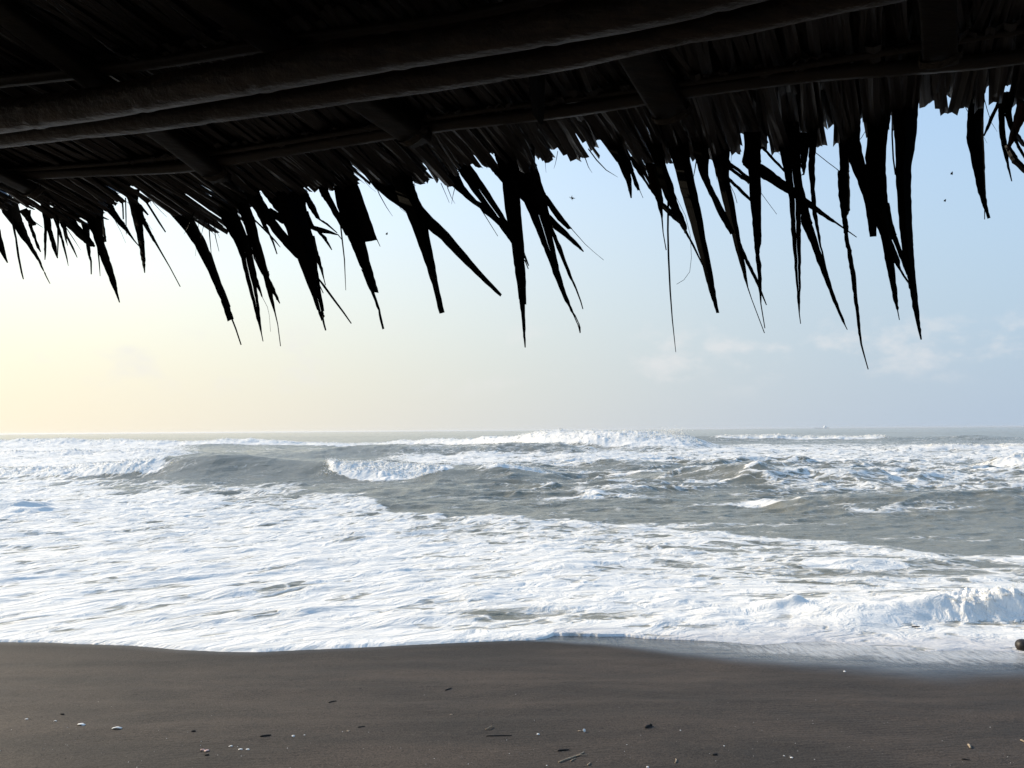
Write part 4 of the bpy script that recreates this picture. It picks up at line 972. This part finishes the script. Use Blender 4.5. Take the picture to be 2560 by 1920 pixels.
# loose fibres hanging between the leaves
_fr = random.Random(31)
for _ in range(46):
    x0 = _fr.uniform(20, 2500); y0 = float(np.interp(x0, PROF[:, 0], PROF[:, 1])) - 14
    ln_ = _fr.uniform(25, 110); dx = _fr.gauss(0.28 if x0 < 1500 else 0.08, 0.3) * ln_; w_ = _fr.uniform(1.0, 3.2)
    LEAVES.append(('P', 'S', [(x0, y0, w_), (x0 + dx * 0.35, y0 + ln_ * 0.4, w_), (x0 + dx * 0.75, y0 + ln_ * 0.75, w_ * 0.7), (x0 + dx * _fr.uniform(0.9, 1.3), y0 + ln_, 0.6)]))
PAN['P'] = (0, 0, 1.0)
# the fringe goes on past both sides of the frame
for x0 in [2610 + 62 * i + _fr.uniform(-18, 18) for i in range(11)] + [-40 - 58 * i + _fr.uniform(-16, 16) for i in range(7)]:
    y0 = float(np.interp(x0, PROF[:, 0], PROF[:, 1])) - 40; ln_ = _fr.uniform(110, 330); w_ = _fr.uniform(18, 46); sx = _fr.gauss(0.15, 0.2) * ln_
    LEAVES.append(('P', 'E', [(x0 - w_ / 2, y0, x0 + w_ / 2, y0), (x0 - w_ * 0.48 + sx * 0.3, y0 + ln_ * 0.35, x0 + w_ * 0.45 + sx * 0.3, y0 + ln_ * 0.35), (x0 - w_ * 0.3 + sx * 0.65, y0 + ln_ * 0.7, x0 + w_ * 0.25 + sx * 0.65, y0 + ln_ * 0.7), (x0 + sx - 1, y0 + ln_, x0 + sx + 1, y0 + ln_)]))
for spec in LEAVES:
    pan, typ, rows = spec[:3]; extra = spec[3:]
    segs = [(pan, rows)]; col = None
    if len(extra) >= 2: segs.append((extra[0], extra[1]))
    elif len(extra) == 1: col = extra[0]
    e4 = []
    for pn, rws in segs:
        ox, oy, s_ = PAN[pn]
        if typ == 'S':
            P = np.array([(x / s_ + ox, y / s_ + oy) for x, y, w_ in rws]); Wd = np.array([w_ / s_ for x, y, w_ in rws])
            # gentle smoothing of thin spines
            tan = np.gradient(P, axis=0); tan /= np.linalg.norm(tan, axis=1)[:, None]
            nn = np.stack([-tan[:, 1], tan[:, 0]], -1)
            for p, q, w_ in zip(P, nn, Wd):
                a_ = p + q * w_ / 2; b_ = p - q * w_ / 2; e4.append((a_[0], a_[1], b_[0], b_[1]))
        else:
            for x0, y0, x1, y1 in rws:
                d_ = max(math.hypot(x1 - x0, y1 - y0), 1e-3); gx, gy = 0.8 * (x1 - x0) / d_, 0.8 * (y1 - y0) / d_
                e4.append((x0 / s_ + ox - gx, y0 / s_ + oy - gy, x1 / s_ + ox + gx, y1 / s_ + oy + gy))
    e4 = np.array(e4)
    # subdivide, with a little roughness on the edges
    k = np.arange(len(e4)); kk = np.linspace(0, len(e4) - 1, (len(e4) - 1) * 4 + 1)
    e4 = np.stack([np.interp(kk, k, e4[:, i]) for i in range(4)], -1)
    e4 += np.array([[lr.gauss(0, 0.55) for _ in range(4)] for _ in e4]) * (np.hypot(e4[:, 0] - e4[:, 2], e4[:, 1] - e4[:, 3]) > 6)[:, None]
    dd = lr.uniform(-0.05, 0.06); cc = lr.uniform(0.006, 0.022); tw = lr.uniform(-0.28, 0.28)
    Ls = []; Rs = []
    for i, (x0, y0, x1, y1) in enumerate(e4):
        l = hang_hit(x0, y0, dd, cc); r_ = hang_hit(x1, y1, dd, cc)
        wd = np.linalg.norm(l - r_)
        t = i / len(e4)
        sway = 0.05 * t * math.sin(dd * 60)
        dl = (l - CAM) / np.linalg.norm(l - CAM); dr_ = (r_ - CAM) / np.linalg.norm(r_ - CAM)
        Ls.append(l + dl * (tw * wd * 0.5 + sway)); Rs.append(r_ + dr_ * (-tw * wd * 0.5 + sway))
    vd = (Ls[len(Ls) // 2] - CAM); vd /= np.linalg.norm(vd)
    wpx = np.hypot(e4[:, 0] - e4[:, 2], e4[:, 1] - e4[:, 3]); gap = None
    if typ == 'E' and np.median(wpx) > 14 and lr.random() < 0.45:      # dry leaves split along the fibres
        gap = np.zeros(len(e4)); n_ = len(e4)
        for _ in range(lr.choice([1, 1, 2, 3])):
            c_ = lr.uniform(0.35, 0.9) * n_; h_ = lr.uniform(0.03, 0.12) * n_
            gap = np.maximum(gap, np.clip(1 - np.abs(np.arange(n_) - c_) / h_, 0, 1) ** 0.5 * lr.uniform(0.35, 0.8) / np.maximum(wpx, 4))
        gap = np.minimum(gap, 0.12)
    g = ribbon_geo(Ls, Rs, lr.choice([0.22, 0.3, -0.2]), 0.0014, vd, gap)
    leaf_obj('hanging_leaf', *g, {'r': M_sunlit_red, 'r2': M_brown, 'g': M_grey}.get(col, M_leaf))

# folded leaf strap hanging over the batten
g = ribbon_geo([roof_hit(x, y, -0.06) for x, y in ((1320, 180), (1324, 230), (1332, 285), (1345, 300))], [roof_hit(x, y, -0.06) for x, y in ((1363, 178), (1362, 230), (1360, 290), (1358, 310))], 0.3, 0.0015, -NRM)
leaf_obj('leaf_strap', *g, M_leaf)

# ------------------------------------------------------------------ small things on the sand
M_shell = plain_material('bleached_shell', (0.62, 0.58, 0.52, 1), (0.80, 0.77, 0.72, 1), 0.55)
M_pink = plain_material('pink_shell', (0.55, 0.32, 0.26, 1), (0.75, 0.52, 0.45, 1), 0.5)
M_stick = plain_material('pale_driftwood', (0.20, 0.15, 0.10, 1), (0.36, 0.28, 0.19, 1), 0.8)
M_dark = plain_material('dark_driftwood', (0.010, 0.009, 0.008, 1), (0.035, 0.028, 0.022, 1), 0.8)
M_coco = plain_material('wet_coconut', (0.012, 0.010, 0.008, 1), (0.035, 0.026, 0.020, 1), 0.5, 25.0, 0.3)
M_body = plain_material('insect_black', (0.008, 0.008, 0.010, 1), (0.02, 0.018, 0.018, 1), 0.5)

def tube(pts, rads, seg=7, noise_=0.0, rr=random):
    pts = np.array(pts, float); V = []; Fc = []
    tan = np.gradient(pts, axis=0)
    for i, p in enumerate(pts):
        t = tan[i] / np.linalg.norm(tan[i]); a = np.cross(t, [0, 0, 1.0])
        if np.linalg.norm(a) < 1e-3: a = np.array([1.0, 0, 0])
        a /= np.linalg.norm(a); b = np.cross(a, t)
        for k in range(seg):
            an = 2 * math.pi * k / seg; V.append(p + (a * math.cos(an) + b * math.sin(an)) * rads[i] * (1 + noise_ * rr.uniform(-1, 1)))
    for i in range(len(pts) - 1):
        for k in range(seg):
            k2 = (k + 1) % seg; Fc.append((i * seg + k, i * seg + k2, (i + 1) * seg + k2, (i + 1) * seg + k))
    Fc.append(tuple(range(seg))[::-1]); Fc.append(tuple(range((len(pts) - 1) * seg, len(pts) * seg)))
    return V, Fc

dr = random.Random(77)
def stick(name, p0, p1, thick_px, mat, label, cat='stick', bend=0.12, fork=False, lift=0.0, group=None):
    a = at_sand(*p0); b = at_sand(*p1); dist = np.linalg.norm(a - CAM); r_ = thick_px * 0.38 / F * dist
    n = 9; pts = []; side = np.cross(b - a, [0, 0, 1.0]); side /= max(np.linalg.norm(side), 1e-6); ln = np.linalg.norm(b - a)
    ph = dr.uniform(0, 6)
    for i in range(n):
        t = i / (n - 1); p = a + (b - a) * t + side * ln * bend * math.sin(t * math.pi * 1.3 + ph) * 0.4
        p[2] = float(sand_z(p[0], p[1])) + r_ * 0.75 + lift * math.sin(t * math.pi); pts.append(p)
    org = pts[n // 2].copy(); org[2] -= r_ * 0.75
    V, Fc = tube([p - org for p in pts], [r_ * (0.7 + 0.6 * math.sin(math.pi * min(1, 0.15 + i / (n - 1) * 0.9))) for i in range(n)], 7, 0.18, dr)
    if fork:
        q = pts[5] - org; e = q + (b - a) * 0.25 + side * ln * 0.18 + np.array([0, 0, r_ * 1.2])
        V2, F2 = tube([q, (q + e) / 2 + np.array([0, 0, r_]), e], [r_ * 0.6, r_ * 0.5, r_ * 0.3], 6, 0.1, dr); k = len(V); V += V2; Fc += [tuple(i + k for i in f) for f in F2]
    if cat in ('twig', 'driftwood'): name = cat
    o = mesh_obj(name, V, Fc, mat); o.location = org
    return tag(o, label, cat, group or ('bits of wood on the sand' if mat in (M_stick, M_dark) else 'shell pieces on the sand'))

def shell(name, px, py, wpx, mat, label, cat='shell', elong=1.0, rot=None, group=None, tiltup=0.0):
    """fan shell: ribbed shallow dome with a hinge point and real thickness"""
    c = at_sand(px, py); dist = np.linalg.norm(c - CAM); R = wpx * 0.34 / F * dist
    V = []; Fc = []; nr, ns = 5, 14
    for layer in (0, 1):
        for j in range(nr + 1):
            q = j / nr
            for k in range(ns):
                an = -1.25 + 2.5 * k / (ns - 1); rib = 1 + 0.05 * (-1) ** k * q
                rr_ = R * 1.9 * q * rib * (1 + 0.08 * math.cos(an * 2))
                x = math.sin(an) * rr_ * 0.62 * elong; y = math.cos(an) * rr_ - R * 0.9
                z = R * 0.55 * (1 - ((x / (R * 1.25 * elong)) ** 2 + (y / (R * 1.15)) ** 2)) * (1 if layer else 0.86) - (0 if layer else R * 0.09)
                V.append((x, y, max(z, -R * 0.05) + R * 0.08))
    m_ = (nr + 1) * ns
    for j in range(nr):
        for k in range(ns - 1):
            q = (j * ns + k, j * ns + k + 1, (j + 1) * ns + k + 1, (j + 1) * ns + k)
            Fc.append(q); Fc.append(tuple(i + m_ for i in q[::-1]))
    for k in range(ns - 1): a = nr * ns + k; Fc.append((a, a + 1, a + 1 + m_, a + m_))
    for j in range(nr):
        a = j * ns; Fc.append((a, a + ns, a + ns + m_, a + m_)); a = j * ns + ns - 1; Fc.append((a + m_, a + ns + m_, a + ns, a))
    o = mesh_obj(name, V, Fc, mat); o.location = c
    o.rotation_euler = (tiltup, dr.uniform(-0.15, 0.15), dr.uniform(0, 6.28) if rot is None else rot)
    return tag(o, label, cat, group or 'shells on the sand')

def chip(name, px, py, wpx, hpx, mat, label, cat='shell piece', rot=0.0, group=None, upright=0.0):
    """broken curved flake with an uneven outline"""
    c = at_sand(px, py); dist = np.linalg.norm(c - CAM); w_ = wpx / F * dist; d_ = hpx / F * dist * 1.5
    V = []; Fc = []; nu, nv = 7, 4
    for layer in (0, 1):
        for j in range(nv + 1):
            for i in range(nu + 1):
                u = i / nu - 0.5; v = j / nv - 0.5
                sx = 1 - 0.35 * abs(v) * (1 + math.sin(i * 2.1 + px)); sy = 1 - 0.5 * abs(u) * (1 + 0.5 * math.sin(j * 3 + py))
                x = u * w_ * sx; y = v * d_ * sy; z = 0.22 * w_ * (0.25 - u * u) * 2 + 0.25 * d_ * (0.25 - v * v) + (0.05 * w_ if layer else 0)
                V.append((x, y, z + 0.01 * w_))
    m_ = (nu + 1) * (nv + 1)
    for j in range(nv):
        for i in range(nu):
            a = j * (nu + 1) + i; q = (a, a + nu + 1, a + nu + 2, a + 1); Fc.append(q); Fc.append(tuple(k + m_ for k in q[::-1]))
    brd = [(i, i + 1) for i in range(nu)] + [(nv * (nu + 1) + i + 1, nv * (nu + 1) + i) for i in range(nu)] + [((j + 1) * (nu + 1), j * (nu + 1)) for j in range(nv)] + [(j * (nu + 1) + nu, (j + 1) * (nu + 1) + nu) for j in range(nv)]
    for a, b in brd: Fc.append((a, b, b + m_, a + m_))
    o = mesh_obj(name, V, Fc, mat); o.location = c + np.array([0, 0, upright * d_ * 0.4]); o.rotation_euler = (upright, 0, rot)
    return tag(o, label, cat, group or 'shell pieces on the sand')

chip('shell_piece', 203, 1813, 18, 5, M_shell, 'curved white shell piece near the left edge of the sand', rot=-0.25)
chip('shell_piece', 292, 1822, 20, 4, M_shell, 'straight white shell sliver right of the curved white piece', rot=0.05)
chip('shell_piece', 577, 1866, 8, 3, M_shell, 'small white shell flake right of the pink shell', rot=0.2)
chip('shell_piece', 601, 1874, 9, 4, M_shell, 'left one of a close pair of white shell flakes', rot=0.1)
chip('shell_piece', 619, 1874, 8, 4, M_shell, 'right one of a close pair of white shell flakes', rot=-0.3)
shell('shell', 517, 1878, 15, M_pink, 'pink shell lying on the sand at lower left', elong=1.1, rot=1.2)
stick('shell_spike', (502, 1876), (512, 1877), 4, M_pink, 'thin pink spike at the left end of the pink shell', 'shell piece')
shell('shell', 733, 1841, 11, M_shell, 'oval white shell in the lower middle beside a dark stick')
shell('shell', 761, 1838, 6, M_shell, 'tiny white shell right of the oval white shell')
chip('shell_piece', 870, 1828, 7, 4, M_stick, 'yellowish chip left of the thin lying stick', rot=-0.6)
chip('shell_piece', 1128, 1787, 7, 3, M_stick, 'pale chip alone in the middle of the sand')
shell('shell', 1345, 1836, 10, M_shell, 'white shell left of the upright white chip')
chip('shell_piece', 1460, 1830, 9, 5, M_shell, 'bright white chip standing on edge with a shadow', rot=0.9, upright=1.0)
chip('shell_piece', 1449, 1828, 8, 3, M_stick, 'pale brown flake touching the upright white chip')
shell('shell', 2112, 1679, 8, M_shell, 'lone white shell just below the wet rippled sand')
shell('shell', 1979, 1895, 10, M_shell, 'white shell, larger of two together at lower right')
shell('shell', 1960, 1890, 6, M_shell, 'white shell, smaller of two together at lower right')
shell('shell', 1619, 1918, 9, M_shell, 'white shell cut by the bottom edge')
shell('shell', 1701, 1826, 5, M_shell, 'tiny white shell right of the dark driftwood lump')
shell('shell', 1810, 1865, 5, M_shell, 'tiny white shell between the lower right sticks')
shell('shell', 1367, 1914, 5, M_shell, 'tiny white shell below the long twig')
chip('shell_piece', 66, 1798, 6, 3, M_shell, 'small white flake at the far left')
chip('shell_piece', 138, 1803, 7, 2, M_shell, 'small white flake left of the curved white piece')
stick('stick', (650, 1841), (677, 1839), 4, M_dark, 'short dark stick left of the oval white shell')
stick('stick', (821, 1757), (841, 1753), 3, M_dark, 'short dark stick high in the middle of the sand')
stick('stick', (1112, 1726), (1130, 1721), 3, M_dark, 'forked dark twig nearest to the foam', 'twig', fork=True)
stick('stick', (1213, 1822), (1236, 1821), 2.5, M_stick, 'pale curled twig right of centre', 'twig', bend=0.9, fork=True, lift=0.01)
stick('stick', (1214, 1840), (1280, 1840), 3, M_dark, 'long thin stick lying flat below the curled twig', bend=0.05)
stick('stick', (895, 1819), (912, 1816), 2.5, M_dark, 'thin dark stick right of the yellowish chip')
stick('stick', (1394, 1878), (1423, 1875), 4.5, M_dark, 'thick short black stick above the long twig', bend=0.03)
stick('stick', (1400, 1908), (1458, 1881), 4.5, M_stick, 'long brown twig lying aslant at the bottom edge', 'twig', bend=0.10, fork=True)
stick('stick', (1426, 1904), (1440, 1897), 3, M_stick, 'small pale splinter under the long twig', 'twig')
stick('stick', (1612, 1820), (1630, 1815), 7, M_dark, 'dark lump of driftwood in the lower middle right', 'driftwood', bend=0.1, fork=True)
stick('stick', (1689, 1908), (1690, 1898), 3.5, M_stick, 'pale twig stub pointing away at the bottom', 'twig')
stick('stick', (1470, 1914), (1475, 1908), 4, M_stick, 'stubby pale splinter right of the long twig', 'twig')
stick('stick', (2420, 1863), (2428, 1872), 5, M_stick, 'brown wood splinter at lower right', 'twig')
stick('stick', (2404, 1898), (2425, 1901), 3, M_dark, 'thin dark twig below the brown splinter', 'twig')
stick('stick', (2552, 1851), (2562, 1856), 3, M_stick, 'pale splinter at the right picture edge', 'twig')
stick('stick', (1781, 1888), (1794, 1887), 5, M_dark, 'flat dark chip of wood at lower right of centre', 'driftwood')
stick('stick', (479, 1829), (489, 1829), 4, M_dark, 'small black wood chip left of centre', 'driftwood')
stick('stick', (152, 1786), (160, 1787), 4, M_dark, 'small black wood chip above the curved white piece', 'driftwood')
stick('stick', (512, 1889), (523, 1888), 4, M_dark, 'small black wood chip under the pink shell', 'driftwood')

# grit: crumbs too small to pick out
def grit(name, n, mat, rmin, rmax, label, dark):
    V = []; Fc = []; g = random.Random(9 if dark else 8)
    base = [(1, 0, 0), (-1, 0, 0), (0, 1, 0), (0, -1, 0), (0, 0, 1), (0, 0, -0.6)]
    fb = [(0, 2, 4), (2, 1, 4), (1, 3, 4), (3, 0, 4), (2, 0, 5), (1, 2, 5), (3, 1, 5), (0, 3, 5)]
    pxs = np.array([g.uniform(-60, 2620) for _ in range(n)]); pys = np.array([1700 + 225 * g.random() ** 0.55 for _ in range(n)])
    dv = fwd[None] + rgt[None] * ((pxs - 1280) / F)[:, None] + upv[None] * ((960 - pys) / F)[:, None]
    tq = (0.070 * Y0 - H) / (dv[:, 2] + 0.070 * dv[:, 1]); pos_ = CAM + dv * tq[:, None]
    for _ in range(3): tq = (sand_z(pos_[:, 0], pos_[:, 1]) - H) / dv[:, 2]; pos_ = CAM + dv * tq[:, None]
    for i in range(n):
        p = pos_[i]; r_ = rmin + (rmax - rmin) * g.random() ** 3; an = g.uniform(0, 6.28); k = len(V)
        sx = g.uniform(0.8, 2.2) if dark else g.uniform(0.8, 1.5)
        for b in base:
            x, y = b[0] * r_ * sx, b[1] * r_
            V.append((p[0] + x * math.cos(an) - y * math.sin(an), p[1] + x * math.sin(an) + y * math.cos(an), p[2] + b[2] * r_ * 0.6))
        Fc += [tuple(j + k for j in f) for f in fb]
    o = mesh_obj(name, V, Fc, mat, kind='stuff', smooth=False); o['label'] = label
grit('shell_grit', 260, M_shell, 0.0012, 0.0045, 'pale shell crumbs scattered over the sand', False)
grit('wood_grit', 480, M_dark, 0.0012, 0.007, 'dark wood crumbs scattered over the sand', True)

# coconut washed up at the right edge
c = at_sand(2556.5, 1627); dist = np.linalg.norm(c - CAM); R = 12.0 / F * dist
bm = bmesh.new(); bmesh.ops.create_icosphere(bm, subdivisions=4, radius=1.0)
for v in bm.verts:
    d = v.co.copy(); an = math.atan2(d.y, d.x)
    k = 1 + 0.035 * math.cos(3 * an) * (1 - d.z * d.z) + 0.02 * math.sin(d.x * 5 + d.z * 4)
    v.co = Vector((d.x * k, d.y * k, d.z * (1.0 if d.z < 0 else 1.12) * k)) * R
me = bpy.data.meshes.new('coconut'); bm.to_mesh(me); bm.free()
for p in me.polygons: p.use_smooth = True
me.materials.append(M_coco)
o = bpy.data.objects.new('coconut', me); C.objects.link(o); o.location = c + np.array([0, 0, R * 0.85]); o.rotation_euler = (0.5, 0.9, 0.3)
tag(o, 'dark round coconut on the wet sand at the right edge', 'coconut')

# leaf adrift in the foam
c = at_z(2290, 1568, 0.03); z = float(sea_height(np.array([c[0]]), np.array([c[1]]))[0])
c = at_z(2290, 1568, z + 0.012)
V = []; Fc = []
for i in range(9):
    t = i / 8; x = (t - 0.5) * 0.10; w_ = 0.026 * math.sin(math.pi * (0.06 + 0.9 * t)) ** 0.8
    for k, (dy, dz) in enumerate(((-w_, 0.004), (0, 0), (w_, 0.006), (0, -0.003))): V.append((x, dy, dz + 0.008 * t))
for i in range(8):
    for k in range(4): Fc.append((4 * i + k, 4 * i + (k + 1) % 4, 4 * i + 4 + (k + 1) % 4, 4 * i + 4 + k))
Fc += [(3, 2, 1, 0), (32, 33, 34, 35)]
o = mesh_obj('floating_leaf', V, Fc, M_dark); o.location = c; o.rotation_euler = (0.1, 0, -0.35)
tag(o, 'dark leaf adrift in the foam left of the shore splash', 'leaf')

# ------------------------------------------------------------------ spider and insects in front of the sky
def ellipsoid(V, Fc, c, r_, nu=10, nv=7):
    k = len(V)
    for j in range(nv + 1):
        th = math.pi * j / nv
        for i in range(nu):
            ph = 2 * math.pi * i / nu
            V.append((c[0] + r_[0] * math.sin(th) * math.cos(ph), c[1] + r_[1] * math.sin(th) * math.sin(ph), c[2] + r_[2] * math.cos(th)))
    for j in range(nv):
        for i in range(nu): Fc.append((k + j * nu + i, k + j * nu + (i + 1) % nu, k + (j + 1) * nu + (i + 1) % nu, k + (j + 1) * nu + i))
c = hang_hit(1430, 495, -0.05); s = np.linalg.norm(c - CAM) / F
V = []; Fc = []
ellipsoid(V, Fc, (1.2 * s, 0, -1.2 * s), (2.6 * s, 2.2 * s, 2.0 * s)); ellipsoid(V, Fc, (-0.8 * s, 0, 1.6 * s), (1.5 * s, 1.4 * s, 1.6 * s))
for sg, pts in ((1, [(-0.8, 2.0), (-2.2, 1.0), (-3.6, -0.4), (-5.0, 1.8), (-5.6, 4.0)]), (1, [(-0.8, 2.2), (-0.8, 4.2), (-0.4, 6.0)]), (1, [(-0.4, 1.6), (2.4, 2.2), (5.0, 0.4), (8.0, -0.2)]), (1, [(-0.6, 1.2), (-1.0, -2.0), (0.2, -4.4), (1.6, -5.2)]),
                (-1, [(-0.8, 2.0), (-2.6, 1.6), (-4.2, 0.2), (-5.6, 2.6)]), (-1, [(-0.8, 2.0), (-0.2, 3.6), (0.9, 5.4)]), (-1, [(-0.4, 1.4), (2.2, 1.6), (4.4, -1.0), (6.8, -2.2)]), (-1, [(-0.6, 1.2), (-1.6, -1.4), (-1.0, -4.0)])):
    v2, f2 = tube([(x * s, sg * (0.8 + 0.5 * i) * s, z * s) for i, (x, z) in enumerate(pts)], [0.34 * s] * len(pts), 5); k = len(V); V += v2; Fc += [tuple(j + k for j in f) for f in f2]
o = mesh_obj('spider', V, Fc, M_body); o.location = c; tag(o, 'small black spider with spread legs hanging in its web against the sky', 'spider')
for px, py, sz, lb in ((2380, 433, 2.7, 'tiny dark fly before the sky, upper of the two at right'), (2363, 501, 2.4, 'tiny dark fly before the sky, lower of the two at right'), (967, 584, 2.6, 'tiny dark fly before the sky left of the centre leaves')):
    c = hang_hit(px, py, -0.06); s = np.linalg.norm(c - CAM) / F * sz
    V = []; Fc = []; ellipsoid(V, Fc, (0, 0, -0.1 * s), (0.62 * s, 0.6 * s, 1.0 * s)); ellipsoid(V, Fc, (0.05 * s, 0, 0.95 * s), (0.4 * s, 0.4 * s, 0.4 * s), 8, 5)
    for sg in (-1, 1): ellipsoid(V, Fc, (sg * 0.55 * s, 0.35 * s, -0.3 * s), (0.35 * s, 0.06 * s, 0.95 * s), 8, 5)
    o = mesh_obj('fly', V, Fc, M_body); o.location = c; o.rotation_euler = (0, 0.2 if py < 450 else 0.5, 0); tag(o, lb, 'insect', 'flies before the sky')

# ------------------------------------------------------------------ ship on the horizon
YS = 4300.0
c = at_dist(2054, 1069.5, YS); px_m = YS / F
ship = bpy.data.objects.new('ship', None); C.objects.link(ship); ship.location = (c[0], YS, 0); ship.scale = (0.8, 0.8, 0.75); tag(ship, 'pale hazy ship on the horizon at right', 'ship')
M_hull = plain_material('ship_hull', (0.48, 0.50, 0.52, 1), (0.54, 0.56, 0.58, 1), 0.7, 0.1); M_white = plain_material('ship_white', (0.8, 0.8, 0.8, 1), (0.85, 0.85, 0.84, 1), 0.6, 0.1)
hl = 48 * px_m / 2
V = []; Fc = []; secs = [(-1.0, 0.55, 1.0), (-0.9, 0.95, 1.0), (-0.3, 1, 0.8), (0.5, 1, 0.8), (0.85, 0.7, 1.05), (1.0, 0.05, 1.4)]
for x, wd, dk in secs:
    for y, z in ((-wd, dk), (-wd * 0.8, -0.1), (wd * 0.8, -0.1), (wd, dk)): V.append((x * hl, y * 9, z * 5.0))
for i in range(len(secs) - 1):
    for k in range(4): Fc.append((4 * i + k, 4 * i + (k + 1) % 4, 4 * i + 4 + (k + 1) % 4, 4 * i + 4 + k))
Fc += [(3, 2, 1, 0), (20, 21, 22, 23)]
mesh_obj('hull', V, Fc, M_hull, ship, smooth=False)
def boxv(x0, x1, y0, y1, z0, z1):
    v = [(x0, y0, z0), (x1, y0, z0), (x1, y1, z0), (x0, y1, z0), (x0, y0, z1), (x1, y0, z1), (x1, y1, z1), (x0, y1, z1)]
    f = [(3, 2, 1, 0), (4, 5, 6, 7), (0, 1, 5, 4), (1, 2, 6, 5), (2, 3, 7, 6), (3, 0, 4, 7)]; return v, f
V = []; Fc = []
for b in ((0.26 * hl, 0.62 * hl, -7, 7, 4, 10), (0.32 * hl, 0.56 * hl, -6, 6, 10, 16), (0.38 * hl, 0.52 * hl, -5, 5, 16, 20)):
    v, f = boxv(*b); k = len(V); V += v; Fc += [tuple(i + k for i in q) for q in f]
mesh_obj('deckhouse', V, Fc, M_white, ship, smooth=False)
v, f = tube([(-0.55 * hl, 0, 4), (-0.55 * hl, 0, 15)], [0.7, 0.5], 8); mesh_obj('mast', v, f, M_hull, ship)
v, f = tube([(0.66 * hl, 0, 4), (0.66 * hl, 0, 14)], [1.6, 1.4], 10); mesh_obj('funnel', v, f, M_hull, ship)

# ------------------------------------------------------------------ sea haze
hz, t, oo = new_mat('sea_haze')
pv = N(t, 'ShaderNodeVolumePrincipled'); pv.inputs['Color'].default_value = (0.92, 0.94, 0.97, 1); pv.inputs['Density'].default_value = 0.00014; pv.inputs['Anisotropy'].default_value = 0.3
L(t, pv.outputs[0], oo.inputs['Volume'])
v, f = boxv(-17500, 17500, -400, 16500, -2.0, 6.0)
o = mesh_obj('haze', v, f, hz, smooth=False, kind='stuff'); o['label'] = 'thin pale sea haze over the water'
